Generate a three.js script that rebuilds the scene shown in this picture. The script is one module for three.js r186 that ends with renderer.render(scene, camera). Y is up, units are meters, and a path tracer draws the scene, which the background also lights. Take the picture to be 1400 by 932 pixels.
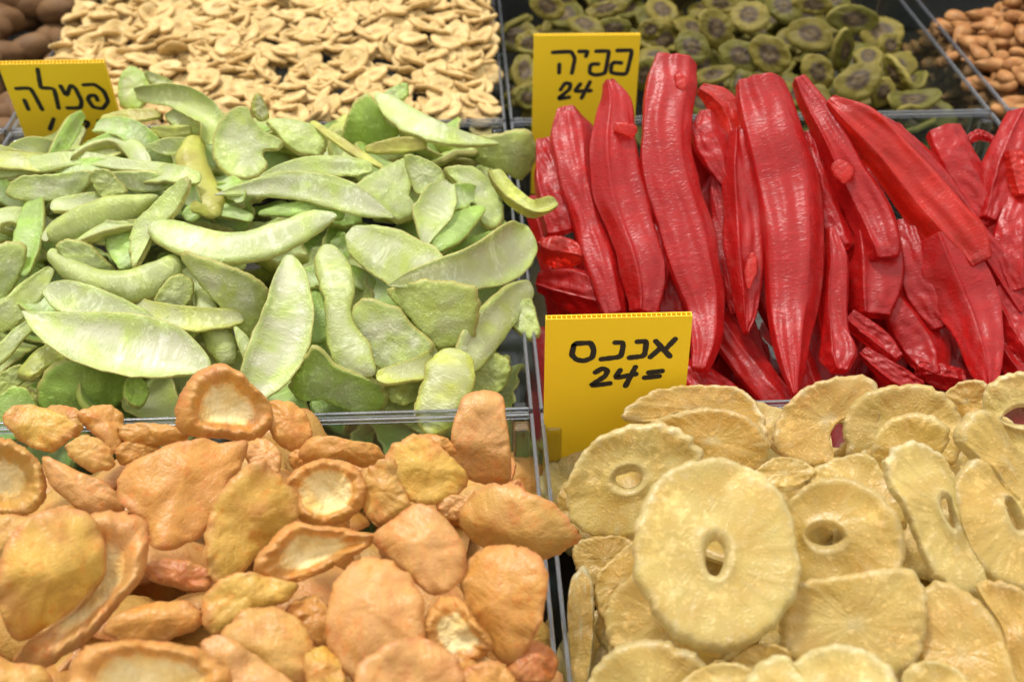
import * as THREE from 'three';
import { ImprovedNoise } from 'three/addons/math/ImprovedNoise.js';
import { mergeGeometries } from 'three/addons/utils/BufferGeometryUtils.js';
import { RoundedBoxGeometry } from 'three/addons/geometries/RoundedBoxGeometry.js';

// ---------------------------------------------------------------- camera, sky, sun, exposure
const RIM = 0.10;                                   // height of the tray rims above the stall board
const scene = new THREE.Scene();
const camera = new THREE.PerspectiveCamera(29.06, 1024 / 681, 0.05, 20);
camera.position.set(-0.040, RIM + 0.4515, 0.577);
camera.rotation.set(-0.6101, -0.0455, 0, 'YXZ');
camera.focus = 0.70; camera.userData.fStop = 10;
camera.updateMatrixWorld(true);
const renderer = new THREE.WebGLRenderer({ antialias: true });
renderer.toneMapping = THREE.LinearToneMapping;
renderer.toneMappingExposure = 2.72;
renderer.shadowMap.enabled = true;
{                                                   // overcast sky: brightest overhead, duller toward the horizon
  const W = 128, H = 64, d = new Float32Array(W * H * 4);
  for (let j = 0; j < H; j++) for (let i = 0; i < W; i++) {
    const up = Math.sin(((j + 0.5) / H - 0.5) * Math.PI), k = (j * W + i) * 4;
    const b = up > 0 ? 0.28 + 0.56 * Math.pow(up, 1.3) : 0.10;
    d[k] = b * 1.02; d[k + 1] = b * 1.0; d[k + 2] = b * 0.97; d[k + 3] = 1;
  }
  const sky = new THREE.DataTexture(d, W, H, THREE.RGBAFormat, THREE.FloatType);
  sky.mapping = THREE.EquirectangularReflectionMapping; sky.magFilter = sky.minFilter = THREE.LinearFilter; sky.needsUpdate = true;
  scene.background = sky; scene.environment = sky;
  scene.backgroundIntensity = 1.0; scene.environmentIntensity = 1.0;
}
const sun = new THREE.DirectionalLight(new THREE.Color(1, 0.96, 0.9), 1.5);
sun.position.set(-0.5, 1.9, -0.75); sun.target.position.set(0, 0, -0.1);
sun.castShadow = true; sun.shadow.radius = 21; sun.shadow.mapSize.set(2048, 2048);
Object.assign(sun.shadow.camera, { left: -1, right: 1, top: 1, bottom: -1, near: 0.1, far: 5 });
scene.add(sun, sun.target);

// ---------------------------------------------------------------- helpers
const { sin, cos, abs, min, max, sqrt, pow, PI, floor, hypot } = Math;
const V = (x, y, z) => new THREE.Vector3(x, y, z);
const clamp = (x, a = 0, b = 1) => min(b, max(a, x));
const sm = (a, b, x) => { const t = clamp((x - a) / (b - a)); return t * t * (3 - 2 * t); };
const lerp = (a, b, t) => a + (b - a) * t;
const mix3 = (a, b, t) => [lerp(a[0], b[0], t), lerp(a[1], b[1], t), lerp(a[2], b[2], t)];
const mul3 = (a, k) => [a[0] * k, a[1] * k, a[2] * k];
const PN = new ImprovedNoise();
const noise = (x, y = 0, z = 0) => PN.noise(x + 31.7, y + 17.3, z + 5.1);
const fbm = (x, y, z) => noise(x, y, z) * 0.6 + noise(x * 2.1, y * 2.1, z * 2.1 + 7) * 0.3 + noise(x * 4.3, y * 4.3, z * 4.3 + 3) * 0.15;
function rng(seed) { let s = seed * 2654435761 >>> 0; return () => { s = (s + 0x6d2b79f5) | 0; let t = Math.imul(s ^ (s >>> 15), 1 | s); t = (t + Math.imul(t ^ (t >>> 7), 61 | t)) ^ t; return ((t ^ (t >>> 14)) >>> 0) / 4294967296; }; }
const interp = (xs, ys, x) => { if (x <= xs[0]) return ys[0]; for (let i = 1; i < xs.length; i++) if (x < xs[i]) { const t = (x - xs[i - 1]) / (xs[i] - xs[i - 1]); return lerp(ys[i - 1], ys[i], t * t * (3 - 2 * t) * 0.5 + t * 0.5); } return ys[ys.length - 1]; };
const used = {};
const numbered = (n) => { const k = used[n] = (used[n] ?? -1) + 1; return k ? n + '_' + String(k).padStart(3, '0') : n; };
function tag(o, label, category, group, kind) { o.userData = { label, category }; if (group) o.userData.group = group; if (kind) o.userData.kind = kind; return o; }
function thing(name, label, category, group, at) {
  const o = new THREE.Group(); o.name = numbered(name); o.position.copy(at); scene.add(o);
  return tag(o, label, category, group);
}
function mesh(name, geo, mat, parent) { const m = new THREE.Mesh(geo, mat); m.name = name; m.castShadow = m.receiveShadow = true; parent.add(m); return m; }

// a point of a pile as the photograph (1400 x 932) shows it: the sight line meets the pile's surface, raised by lift
const FWD = V(0, 0, -1).applyQuaternion(camera.quaternion), RGT = V(1, 0, 0).applyQuaternion(camera.quaternion), UPV = V(0, 1, 0).applyQuaternion(camera.quaternion), EYE = camera.position;
const ray = (px, py) => V(0, 0, 0).addScaledVector(FWD, 1800).addScaledVector(RGT, px - 700).addScaledVector(UPV, 466 - py).normalize();
function onPile(px, py, pile, lift = 0) {
  const d = ray(px, py), f = (t) => EYE.y + d.y * t - (RIM + pile(EYE.x + d.x * t, EYE.z + d.z * t) + lift);
  let a = 0.3, b = a;
  for (; b < 1.8 && f(b) > 0; b += 0.01) a = b;
  for (let i = 0; i < 24; i++) { const m = (a + b) / 2; if (f(m) > 0) a = m; else b = m; }
  return EYE.clone().addScaledVector(d, b);
}
const depthOf = (p) => p.clone().sub(EYE).dot(FWD);
function pileNormal(pile, p) { const e = 0.012; return V(-(pile(p.x + e, p.z) - pile(p.x - e, p.z)) / (2 * e), 1, -(pile(p.x, p.z + e) - pile(p.x, p.z - e)) / (2 * e)).normalize(); }
function facing(pile, p, k, tiltUp = 0, tiltSide = 0) {          // between the pile's own slope and square to the viewer, then tipped
  const n = pileNormal(pile, p).multiplyScalar(1 - k).addScaledVector(EYE.clone().sub(p).normalize(), k).normalize();
  return n.applyAxisAngle(RGT, -tiltUp * PI / 180).applyAxisAngle(UPV, tiltSide * PI / 180);
}
function heights(rows, xs, xk) {                                   // height over rim: [z..][h..] along the tray and a fall toward its sides
  return (x, z) => interp(rows[0], rows[1], z) + interp(xs, xk, x);
}

// ---------------------------------------------------------------- surface builders
// closed shell of L rings of M points; returns shared attributes, and geometry(name => faces) for its parts
function shell(P, L, M, wrapL, uvOf, colorOf) {
  const n = L * M, pos = new Float32Array(n * 3), uv = new Float32Array(n * 2), col = new Float32Array(n * 3);
  const C = V(0, 0, 0); for (const p of P) C.add(p); C.multiplyScalar(1 / n);
  let lo = Infinity; for (const p of P) lo = min(lo, p.y);
  C.y = lo;
  for (let i = 0; i < n; i++) {
    pos.set([P[i].x - C.x, P[i].y - C.y, P[i].z - C.z], i * 3);
    uv.set(uvOf(floor(i / M), i % M), i * 2); col.set(colorOf(floor(i / M), i % M, P[i]), i * 3);
  }
  const faces = [];
  for (let l = 0; l < (wrapL ? L : L - 1); l++) for (let m = 0; m < M; m++) {
    const a = l * M + m, b = l * M + (m + 1) % M, c = ((l + 1) % L) * M + m, d = ((l + 1) % L) * M + (m + 1) % M;
    faces.push([l, m, a, c, b, b, c, d]);
  }
  const all = new THREE.BufferGeometry(), A = (a, k) => new THREE.BufferAttribute(a, k);
  all.setAttribute('position', A(pos, 3)); all.setAttribute('uv', A(uv, 2)); all.setAttribute('color', A(col, 3));
  all.setIndex(faces.flatMap((f) => f.slice(2))); all.computeVertexNormals();
  // outward?
  let s = 0; const N = all.attributes.normal.array; const mid = V(0, 0, 0); for (let i = 0; i < n; i++) mid.add(V(pos[i * 3], pos[i * 3 + 1], pos[i * 3 + 2])); mid.multiplyScalar(1 / n);
  { const ix = all.index.array; for (let i = 0; i < ix.length; i += 3) { const [a, b, c] = [ix[i] * 3, ix[i + 1] * 3, ix[i + 2] * 3];
      const ax = pos[a], ay = pos[a + 1], az = pos[a + 2], bx = pos[b], by = pos[b + 1], bz = pos[b + 2], cx = pos[c], cy = pos[c + 1], cz = pos[c + 2];
      s += ax * (by * cz - bz * cy) + ay * (bz * cx - bx * cz) + az * (bx * cy - by * cx); } }
  const flip = s < 0;
  if (flip) { for (let i = 0; i < N.length; i++) N[i] = -N[i]; }
  const part = (test) => {
    const g = new THREE.BufferGeometry(), ids = new Map(), idx = [];
    for (const f of faces) if (test(f[0], f[1])) for (let k = 2; k < 8; k += 3) { const t = flip ? [f[k], f[k + 2], f[k + 1]] : [f[k], f[k + 1], f[k + 2]]; for (const v of t) { if (!ids.has(v)) ids.set(v, ids.size); idx.push(ids.get(v)); } }
    const take = (src, k) => { const o = new Float32Array(ids.size * k); for (const [v, i] of ids) for (let q = 0; q < k; q++) o[i * k + q] = src[v * k + q]; return A(o, k); };
    g.setAttribute('position', take(pos, 3)); g.setAttribute('normal', take(N, 3)); g.setAttribute('uv', take(uv, 2)); g.setAttribute('color', take(col, 3)); g.setIndex(idx);
    return g;
  };
  return { part, centre: C, P, L, M };
}

// long piece: a spine of world points with half widths, a face normal, a cross-section; rings run along it
function strip(spine, hw, nrm, o) {
  const N = o.rings ?? 44, M = o.around ?? 26, seed = o.seed ?? 0;
  const K = spine.length, curve = new THREE.CatmullRomCurve3(spine, false, 'centripetal');
  const wAt = (t) => { const f = t * (K - 1), i = min(K - 2, floor(f)), u = f - i, g = (k) => hw[clamp(k, 0, K - 1)]; const a = g(i - 1), b = g(i), c = g(i + 1), d = g(i + 2); return max(0.0006, 0.5 * (2 * b + (c - a) * u + (2 * a - 5 * b + 4 * c - d) * u * u + (3 * b - a - 3 * c + d) * u * u * u)); };
  const nAt = (t) => { const f = t * (K - 1), i = min(K - 2, floor(f)); return nrm[i].clone().lerp(nrm[i + 1], f - i).normalize(); };
  const P = [], T = [], len = curve.getLength();
  for (let i = 0; i < N; i++) {
    const t = 0.5 - 0.5 * cos(PI * i / (N - 1)), p = curve.getPoint(t), tan = curve.getTangent(t);
    const cap = pow(max(0, 1 - pow(abs(2 * t - 1), o.cap ?? 14)), 0.5);
    let n = nAt(t); n.addScaledVector(tan, -n.dot(tan)).normalize();
    if (o.twist) n.applyAxisAngle(tan, lerp(o.twist[0], o.twist[1], t) * PI / 180);
    const side = tan.clone().cross(n).normalize(), w0 = wAt(t) * max(cap, 0.02);
    const th = o.th * (0.35 + 0.65 * min(1, w0 / (o.thw ?? 0.008))) * max(cap, 0.02) * (1 + 0.22 * noise(t * 3, seed, 2));
    T.push(t);
    for (let j = 0; j < M; j++) {
      const a = j / M * 2 * PI; let [x, y] = o.section ? o.section(a, t) : [Math.sign(cos(a)) * pow(abs(cos(a)), 0.75), Math.sign(sin(a)) * pow(abs(sin(a)), 0.75)];
      const e = (o.edge ?? 0.1) * (noise(t * (o.freq ?? 7) * len / 0.06, x > 0 ? 3.3 : 9.1, seed) + (o.fine ?? 0.5) * noise(t * 23 * len / 0.06, x > 0 ? 13.3 : 5.1, seed));
      const w = w0 * (1 + e * abs(x) * (o.torn ? (x > 0 ? 2.2 : 0.5) : 1));
      let h = y * th + (o.cup ?? 0) * (o.cup > 0 ? 1.5 : 0.8) * w0 * (x * x - 0.35) + (o.ridge ?? 0) * noise(x * 2.2 + seed, t * 1.6, seed) * w0 + (o.wob ?? 0) * noise(x * 3 + seed, t * 9, seed + 4);
      P.push(p.clone().addScaledVector(side, x * w).addScaledVector(n, h));
    }
  }
  const sAt = (j) => { const a = j / M * 2 * PI; return o.section ? o.section(a, 0.5) : [cos(a), sin(a)]; };
  const sh = shell(P, N, M, false, (l, m) => [T[l] * len / 0.09, m / M * 0.45 + seed * 0.37], (l, m, p) => o.color(T[l], sAt(m)[0], sAt(m)[1], p));
  sh.T = T; sh.sAt = sAt;
  return sh;
}

// flat piece: an outline (local metres, any shape), optional hole outline, thickness, and a relief across it
const QS = [0, 0.03, 0.08, 0.15, 0.24, 0.34, 0.45, 0.56, 0.66, 0.75, 0.83, 0.89, 0.94, 0.975, 1];
function slab(C, n, up, outline, o) {
  const M = o.around ?? 84, seed = o.seed ?? 0, L = QS.length;
  const ex = up.clone().cross(n).normalize(), ey = n.clone().cross(ex).normalize();
  const ring = (pts, cnt) => new THREE.CatmullRomCurve3(pts.map(([x, y]) => V(x, y, 0)), true, 'centripetal').getSpacedPoints(cnt).slice(0, cnt);
  const out = ring(outline, M), size = sqrt(out.reduce((s, p) => s + p.x * p.x + p.y * p.y, 0) / M);
  let inn;
  if (o.hole) inn = ring(o.hole, M); else { const c = out.reduce((s, p) => s.add(p), V(0, 0, 0)).multiplyScalar(1 / M); inn = out.map((p) => V(c.x + (p.x - c.x) * 0.002, c.y + (p.y - c.y) * 0.002, 0)); }
  if (o.hole) {                                                     // start both loops at the same bearing and run them the same way round
    const c = inn.reduce((s, p) => s.add(p), V(0, 0, 0)).multiplyScalar(1 / M), area = (q) => q.reduce((s, p, i) => s + p.x * q[(i + 1) % M].y - p.y * q[(i + 1) % M].x, 0);
    if (area(inn) * area(out) < 0) inn.reverse();
    const b0 = Math.atan2(out[0].y - c.y, out[0].x - c.x); let best = 0, bd = 9;
    inn.forEach((p, i) => { let d = abs(Math.atan2(p.y - c.y, p.x - c.x) - b0); d = min(d, 2 * PI - d); if (d < bd) { bd = d; best = i; } });
    inn = inn.map((_, i) => inn[(i + best) % M]);
  }
  const P = [], info = [];
  for (let l = 0; l < 2 * L; l++) {
    const top = l < L, q = QS[top ? l : 2 * L - 1 - l];
    const q0 = o.round ?? 0.82, edge = q > q0 ? sqrt(max(0, 1 - pow((q - q0) / (1 - q0), 2))) : 1;
    const inner = o.hole && q < 0.15 ? sqrt(max(0, 1 - pow((0.15 - q) / 0.15, 2))) : 1;
    for (let m = 0; m < M; m++) {
      const a = out[m], b = inn[m], ang = m / M * 2 * PI;
      const rag = 1 + (o.edge ?? 0.03) * (noise(cos(ang) * (o.freq ?? 4), sin(ang) * (o.freq ?? 4), seed) * 1.2 + 0.6 * noise(cos(ang) * 11, sin(ang) * 11, seed + 3) + 0.35 * noise(cos(ang) * 24, sin(ang) * 24, seed + 6)) * q;
      const x = lerp(b.x, a.x * rag, q), y = lerp(b.y, a.y * rag, q);
      const z0 = o.relief ? o.relief(x / size, y / size, q, ang, top) * size : 0;
      const bend = (o.bow ?? 0) * (x * x) / size + (o.bow2 ?? 0) * (y * y) / size + (o.wob ?? 0) * fbm(x / size * 1.6 + seed, y / size * 1.6, seed);
      const z = z0 + bend + (top ? 1 : -1) * o.th * edge * inner;
      P.push(C.clone().addScaledVector(ex, x).addScaledVector(ey, y).addScaledVector(n, z));
      info.push([x / size, y / size, q, ang, top]);
    }
  }
  const rot = seed * 2.4, cr = cos(rot), sr = sin(rot);
  return shell(P, 2 * L, M, !!o.hole, (l, m) => { const i = info[l * M + m]; const x = i[0] * size / 0.09, y = i[1] * size / 0.09; return [x * cr - y * sr + seed, x * sr + y * cr]; }, (l, m, p) => o.color(...info[l * M + m], p));
}

// ---------------------------------------------------------------- materials
function tileNoise(size, cells, seed) {                             // smooth value noise that repeats
  const r = rng(seed), g = new Float32Array(cells * cells).map(() => r()), out = new Float32Array(size * size);
  for (let y = 0; y < size; y++) for (let x = 0; x < size; x++) {
    const fx = x / size * cells, fy = y / size * cells, x0 = floor(fx), y0 = floor(fy), u = fx - x0, v = fy - y0, a = u * u * (3 - 2 * u), b = v * v * (3 - 2 * v);
    const G = (i, j) => g[((j + cells) % cells) * cells + ((i + cells) % cells)];
    out[y * size + x] = lerp(lerp(G(x0, y0), G(x0 + 1, y0), a), lerp(G(x0, y0 + 1), G(x0 + 1, y0 + 1), a), b);
  }
  return out;
}
function dataTex(size, fn, srgb) {
  const d = new Uint8Array(size * size * 4);
  for (let i = 0; i < size * size; i++) { const c = fn(i, i % size, floor(i / size)); for (let k = 0; k < 3; k++) d[i * 4 + k] = 255 * clamp(c[k] ?? c[0]); d[i * 4 + 3] = 255; }
  const t = new THREE.DataTexture(d, size, size); t.wrapS = t.wrapT = THREE.RepeatWrapping; t.magFilter = t.minFilter = THREE.LinearFilter; if (srgb) t.colorSpace = THREE.SRGBColorSpace; t.needsUpdate = true; return t;
}
const n6 = tileNoise(512, 6, 1), n16 = tileNoise(512, 16, 2), n40 = tileNoise(512, 40, 3), n90 = tileNoise(512, 90, 4), n170 = tileNoise(512, 170, 5);
const grainBump = dataTex(512, (i) => [0.3 * n16[i] + 0.3 * n40[i] + 0.25 * n90[i] + 0.15 * n170[i]]);
const crystalBump = dataTex(512, (i) => { const s = sm(0.62, 0.85, n90[i]) * 0.5 + sm(0.68, 0.9, n170[i]) * 0.5; return [0.25 * n16[i] + 0.25 * n40[i] + 0.5 * s]; });
const wrinkleBump = dataTex(512, (i, x, y) => { const w = abs(n16[i] - 0.5) * 1.1 + abs(n6[i] - 0.5) * 0.8 + abs(n40[i] - 0.5) * 0.6; return [clamp(w) * 0.7 + 0.2 * n90[i] + 0.1 * n170[i]]; });
// faint mottling of the stuff itself, and sugar that has dried white in specks and patches
const mottle = dataTex(512, (i) => { const v = 0.86 + 0.14 * (0.5 * n16[i] + 0.3 * n40[i] + 0.2 * n90[i]); return [v, v, v]; }, true);
const sugar = dataTex(512, (i) => { const s = sm(0.55, 0.8, n6[i] * 0.45 + n40[i] * 0.3 + n90[i] * 0.25), k = sm(0.72, 0.86, n170[i] * 0.7 + n16[i] * 0.3); const a = clamp(0.75 * s + 0.6 * k); return [lerp(0.84, 1, a), lerp(0.84, 1, a), lerp(0.76, 1, a)]; }, true);
const syrup = dataTex(512, (i) => { const k = sm(0.7, 0.86, n170[i] * 0.6 + n40[i] * 0.4), b = 0.86 + 0.14 * (0.6 * n16[i] + 0.4 * n40[i]); return [b, b * (1 - 0.1 * k), b * (1 - 0.1 * k)]; }, true);
const fleck = dataTex(512, (i, x, y) => { const st = n90[(y * 512) + (x * 3 >> 4 << 1) % 512], k = sm(0.55, 0.85, n16[i] * 0.4 + n40[i] * 0.4 + n90[i] * 0.2), b = 0.86 + 0.14 * (n16[i] * 0.4 + st * 0.3 + n170[i] * 0.3); return [b, b * (1 - 0.10 * k), b * (1 - 0.18 * k)]; }, true);
const roughMap = dataTex(512, (i) => { const v = 0.6 + 0.4 * (0.45 * n16[i] + 0.35 * n40[i] + 0.2 * n90[i]); return [v, v, v]; });
const patchMap = dataTex(512, (i) => { const v = 0.25 + 0.75 * sm(0.35, 0.65, 0.5 * n6[i] + 0.3 * n16[i] + 0.2 * n40[i]); return [v, v, v]; });
const fineWrinkle = wrinkleBump.clone(); fineWrinkle.repeat.set(1.9, 1.9); fineWrinkle.needsUpdate = true;
const phys = (o) => new THREE.MeshPhysicalMaterial({ vertexColors: true, specularIntensity: 0.25, ...o });
const M = {
  pith: phys({ map: sugar, roughness: 0.45, bumpMap: crystalBump, bumpScale: 0.0005, transmission: 0.45, thickness: 0.01, ior: 1.4, specularIntensity: 0.6 }),
  rind: phys({ map: mottle, roughness: 0.42, bumpMap: grainBump, bumpScale: 0.0006, transmission: 0.5, thickness: 0.01, ior: 1.4, specularIntensity: 0.6 }),
  papaya: phys({ map: syrup, roughness: 0.38, bumpMap: crystalBump, bumpScale: 0.00042, transmission: 0.64, thickness: 0.01, ior: 1.4, specularIntensity: 0.45 }),
  peach: phys({ map: fleck, roughness: 0.4, bumpMap: fineWrinkle, bumpScale: 0.0005, transmission: 0.5, thickness: 0.01, ior: 1.4, specularIntensity: 0.6 }),
  hollow: phys({ map: mottle, roughness: 0.5, bumpMap: wrinkleBump, bumpScale: 0.0012, transmission: 0.2, thickness: 0.01, ior: 1.4, specularIntensity: 0.6 }),
  pine: phys({ map: sugar, roughness: 0.36, bumpMap: crystalBump, bumpScale: 0.0004, transmission: 0.58, thickness: 0.01, ior: 1.4, specularIntensity: 0.7 }),
  banana: phys({ map: mottle, roughness: 0.9, bumpMap: grainBump, bumpScale: 0.0010, transmission: 0.15, thickness: 0, clearcoat: 0.15, clearcoatRoughness: 0.4 }),
  kiwi: phys({ map: mottle, roughness: 0.55, bumpMap: crystalBump, bumpScale: 0.0004, transmission: 0.2, thickness: 0.01, ior: 1.4, specularIntensity: 0.3 }),
  almond: phys({ map: fleck, roughness: 0.6, roughnessMap: roughMap, bumpMap: wrinkleBump, bumpScale: 0.0005 }),
  nut: phys({ map: mottle, roughness: 0.75, roughnessMap: roughMap, bumpMap: grainBump, bumpScale: 0.0005 }),
  acrylic: new THREE.MeshPhysicalMaterial({ color: new THREE.Color(0.86, 0.9, 0.89), roughness: 0.06, transmission: 1, thickness: 0, ior: 1.49, specularIntensity: 0.55 }),
  block: new THREE.MeshPhysicalMaterial({ color: new THREE.Color(0.93, 0.95, 0.95), roughness: 0.08, transmission: 1, thickness: 0.006, ior: 1.49, attenuationColor: new THREE.Color(0.8, 0.88, 0.86), attenuationDistance: 0.03 }),
  rim: new THREE.MeshPhysicalMaterial({ color: new THREE.Color(0.74, 0.74, 0.8), roughness: 0.16, transmission: 0.93, thickness: 0.003, ior: 1.49, attenuationColor: new THREE.Color(0.55, 0.6, 0.62), attenuationDistance: 0.004 }),
  card: new THREE.MeshPhysicalMaterial({ color: new THREE.Color(0.84, 0.56, 0.014), roughness: 0.5, bumpMap: grainBump, bumpScale: 0.0001 }),
  ink: new THREE.MeshStandardMaterial({ color: new THREE.Color(0.016, 0.013, 0.01), roughness: 0.6 }),
  board: new THREE.MeshStandardMaterial({ color: new THREE.Color(0.055, 0.034, 0.022), roughness: 0.7, map: mottle, bumpMap: grainBump, bumpScale: 0.0008 }),
  dark: new THREE.MeshStandardMaterial({ color: new THREE.Color(0.035, 0.028, 0.026), roughness: 0.75, map: mottle, bumpMap: grainBump, bumpScale: 0.0008 }),
};

// ---------------------------------------------------------------- stall board and trays
const W = 0.386, D = 0.368, G = 0.0018, TH = 0.0022;
{
  const g = new THREE.BoxGeometry(3, 0.03, 2.2); const m = mesh('stall_board', g, M.board, scene); m.position.set(0, -0.015, -0.3);
  m.userData = { label: 'dark brown stall board under the clear trays', kind: 'structure' };
  const b = mesh('back_wall', new RoundedBoxGeometry(3, 0.26, 0.03, 3, 0.006), M.dark, scene); b.position.set(0, 0.13, -0.80);
  b.userData = { label: 'dark board behind the last row of trays', kind: 'structure' };
}
function tray(label, x0, z0) {                                       // x0, z0: the corner at smaller x and z; W wide, D deep
  const t = thing('acrylic_tray', label, 'tray', 'clear trays of dried fruit and nuts', V(x0 + W / 2, 0, z0 + D / 2));
  const w = W / 2, d = D / 2, H = RIM;
  const at = (m, x, y, z) => { m.position.set(x, y, z); return m; };
  const wall = (n, sx, sz, x, z) => {
    const a = at(mesh(n, new THREE.BoxGeometry(sx, H - 0.003 - 0.003, sz), M.acrylic, t), x, 0.003 + (H - 0.006) / 2, z);
    const r = new RoundedBoxGeometry(sx === TH ? TH : sx + 0.0, 0.003, sz === TH ? TH : sz, 2, 0.0007);
    at(mesh('rim', r, M.rim, a), 0, H / 2 - 0.0015, 0);
  };
  at(mesh('bottom', new THREE.BoxGeometry(W, 0.003, D), M.acrylic, t), 0, 0.0016, 0);
  wall('side_wall', TH, D, -w + TH / 2, 0); wall('side_wall', TH, D, w - TH / 2, 0);
  wall('front_wall', W - 2 * TH - 0.0002, TH, 0, d - TH / 2); wall('back_wall', W - 2 * TH - 0.0002, TH, 0, -d + TH / 2);
  for (const [sx, sz] of [[-1, -1], [1, -1], [-1, 1], [1, 1]]) at(mesh('corner_post', new RoundedBoxGeometry(0.009, H - 0.006, 0.009, 3, 0.002), M.block, t), sx * (w - TH - 0.0048), 0.003 + (H - 0.006) / 2, sz * (d - TH - 0.0048));
  return t;
}
tray('clear tray of green candied pomelo peel', -G - W, -G - D);
tray('clear tray of red candied papaya spears', G, -G - D);
tray('clear tray of dried peach halves', -G - W, G);
tray('clear tray of candied pineapple rings', G, G);
tray('clear tray of dried banana chips', -G - W, -3 * G - 2 * D);
tray('clear tray of dried kiwi slices', G, -3 * G - 2 * D);
tray('clear tray of brown almonds', 2 * G + W + 0.012, -3 * G - 2 * D);
tray('clear tray of brown nuts', -3 * G - 2 * W, -3 * G - 2 * D);

// ---------------------------------------------------------------- the heaps: height over the rims
const pomeloPile = heights([[-0.374, -0.34, -0.30, -0.24, -0.16, -0.08, -0.03, 0], [0.030, 0.050, 0.060, 0.058, 0.043, 0.018, -0.010, -0.03]], [-0.36, -0.25, -0.05, 0.0], [-0.016, 0, 0, -0.028]);
const papayaPile = heights([[-0.374, -0.33, -0.29, -0.25, -0.21, -0.15, -0.09, -0.04, 0], [0.04, 0.075, 0.086, 0.080, 0.056, 0.012, -0.032, -0.052, -0.06]], [0, 0.06], [-0.03, 0]);
const peachPile = heights([[0, 0.02, 0.06, 0.12, 0.20], [0.012, 0.026, 0.034, 0.038, 0.04]], [-0.06, 0], [0, -0.02]);
const pinePile = heights([[0, 0.02, 0.06, 0.12, 0.20], [-0.005, 0.012, 0.028, 0.036, 0.038]], [0, 0.02, 0.06], [-0.05, -0.035, 0]);
const bananaPile = heights([[-0.74, -0.55, -0.44, -0.38], [0.03, 0.022, 0.006, -0.004]], [-0.389, -0.36, -0.05, 0], [-0.01, 0, 0, -0.006]);
const kiwiPile = heights([[-0.74, -0.60, -0.50, -0.42, -0.38], [-0.002, -0.002, -0.006, -0.013, -0.020]], [0, 0.30, 0.35, 0.386], [0, 0, -0.004, -0.014]);
const almondPile = heights([[-0.70, -0.60, -0.56, -0.4], [-0.10, -0.03, 0.004, 0.0]], [0.40, 0.44, 0.5], [-0.006, 0, 0.03]);
const nutPile = heights([[-0.74, -0.38], [0.0, -0.045]], [-0.5, -0.389], [0, -0.005]);

// ---------------------------------------------------------------- reading the rows that describe single pieces
const nums = (s) => s.trim().split(/\s+/).map((p) => p.split(',').map(Number));
let seedNo = 0;
function layStrip(pile, s, o) {                                     // rows of x,y,half width[,lift mm] along the piece
  const rows = nums(s), k = o.k ?? 0.55, j = o.sway ?? 0, w1 = noise(seedNo * 1.73, 2.2) * 2 * j, w2 = noise(seedNo * 2.31, 6.6) * 2 * j;   // each lies a little differently
  const sp = rows.map((r) => onPile(r[0], r[1], pile, ((r[3] ?? 0) + (o.lift ?? 0)) / 1000));
  const hw = rows.map((r, i) => r[2] * depthOf(sp[i]) / 1800 * 1.04);
  const mid = sp[floor(sp.length / 2)], n = facing(pile, mid, k, (o.tilt?.[0] ?? 0) + w1, (o.tilt?.[1] ?? 0) + w2);
  return strip(sp, hw, sp.map(() => n), { seed: ++seedNo, ...o });
}
function laySlab(pile, s, o) {                                      // an outline x,y x,y ... seen lying on the pile
  const rows = nums(s), c = rows.reduce((a, r) => [a[0] + r[0] / rows.length, a[1] + r[1] / rows.length], [0, 0]);
  const C = onPile(c[0], c[1], pile, (o.lift ?? 0) / 1000), j = o.sway ?? 0, n = facing(pile, C, o.k ?? 0.6, (o.tilt?.[0] ?? 0) + noise(seedNo * 1.73, 2.2) * 2 * j, (o.tilt?.[1] ?? 0) + noise(seedNo * 2.31, 6.6) * 2 * j);
  const ex = UPV.clone().cross(n).normalize(), ey = n.clone().cross(ex).normalize(), d0 = n.dot(C.clone().sub(EYE));
  const flat = (r) => { const d = ray(r[0], r[1]); const p = d.multiplyScalar(d0 / n.dot(d)).add(EYE).sub(C); return [p.dot(ex), p.dot(ey)]; };
  return slab(C, n, UPV, rows.map(flat), { seed: ++seedNo, ...o, hole: o.hole ? nums(o.hole).map(flat) : undefined });
}
const oval = (x, y, rx, ry, deg = 0, wob = 0.03, n = 12, s = 1) => { const r = rng(s * 77 + n); return Array.from({ length: n }, (_, i) => { const a = i / n * 2 * PI, k = 1 + (r() - 0.5) * 2 * wob, u = rx * k * cos(a), v = ry * k * sin(a), c = cos(deg * PI / 180), d = sin(deg * PI / 180); return (x + u * c - v * d).toFixed(1) + ',' + (y + u * d + v * c).toFixed(1); }).join(' '); };

// ---------------------------------------------------------------- candied pomelo peel
const TONE = { pale: [0.74, 0.90, 0.31], mid: [0.54, 0.82, 0.17], olive: [0.70, 0.83, 0.25], yellow: [0.77, 0.84, 0.17] };
const FROST = [0.95, 0.97, 0.84], RIND = [0.60, 0.58, 0.11], BROWN = [0.38, 0.25, 0.06];
const pomeloColor = (tone, frost, seed) => (t, x, y, p) => {
  const b = TONE[tone], nz = fbm(p.x * 70, p.y * 70, p.z * 70 + seed), n2 = fbm(p.x * 260, p.y * 260, p.z * 260);
  let c = mix3(b, mul3(b, 0.66), clamp(0.5 + 1.4 * nz));
  const f = frost * clamp(1.25 * sm(1.0, 0.3, abs(x)) * (0.65 + 1.5 * nz) + 0.5 * n2);
  c = mix3(c, FROST, clamp(f));
  c = mix3(c, [0.66, 0.57, 0.22], sm(0.9, 0.97, abs(x)) * 0.8);
  if (y < -0.2) c = mix3(mix3(RIND, b, 0.35), BROWN, clamp(0.25 + 0.9 * nz));
  return c;
};
const GP = 'candied pomelo peel heaped in the clear tray';
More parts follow.
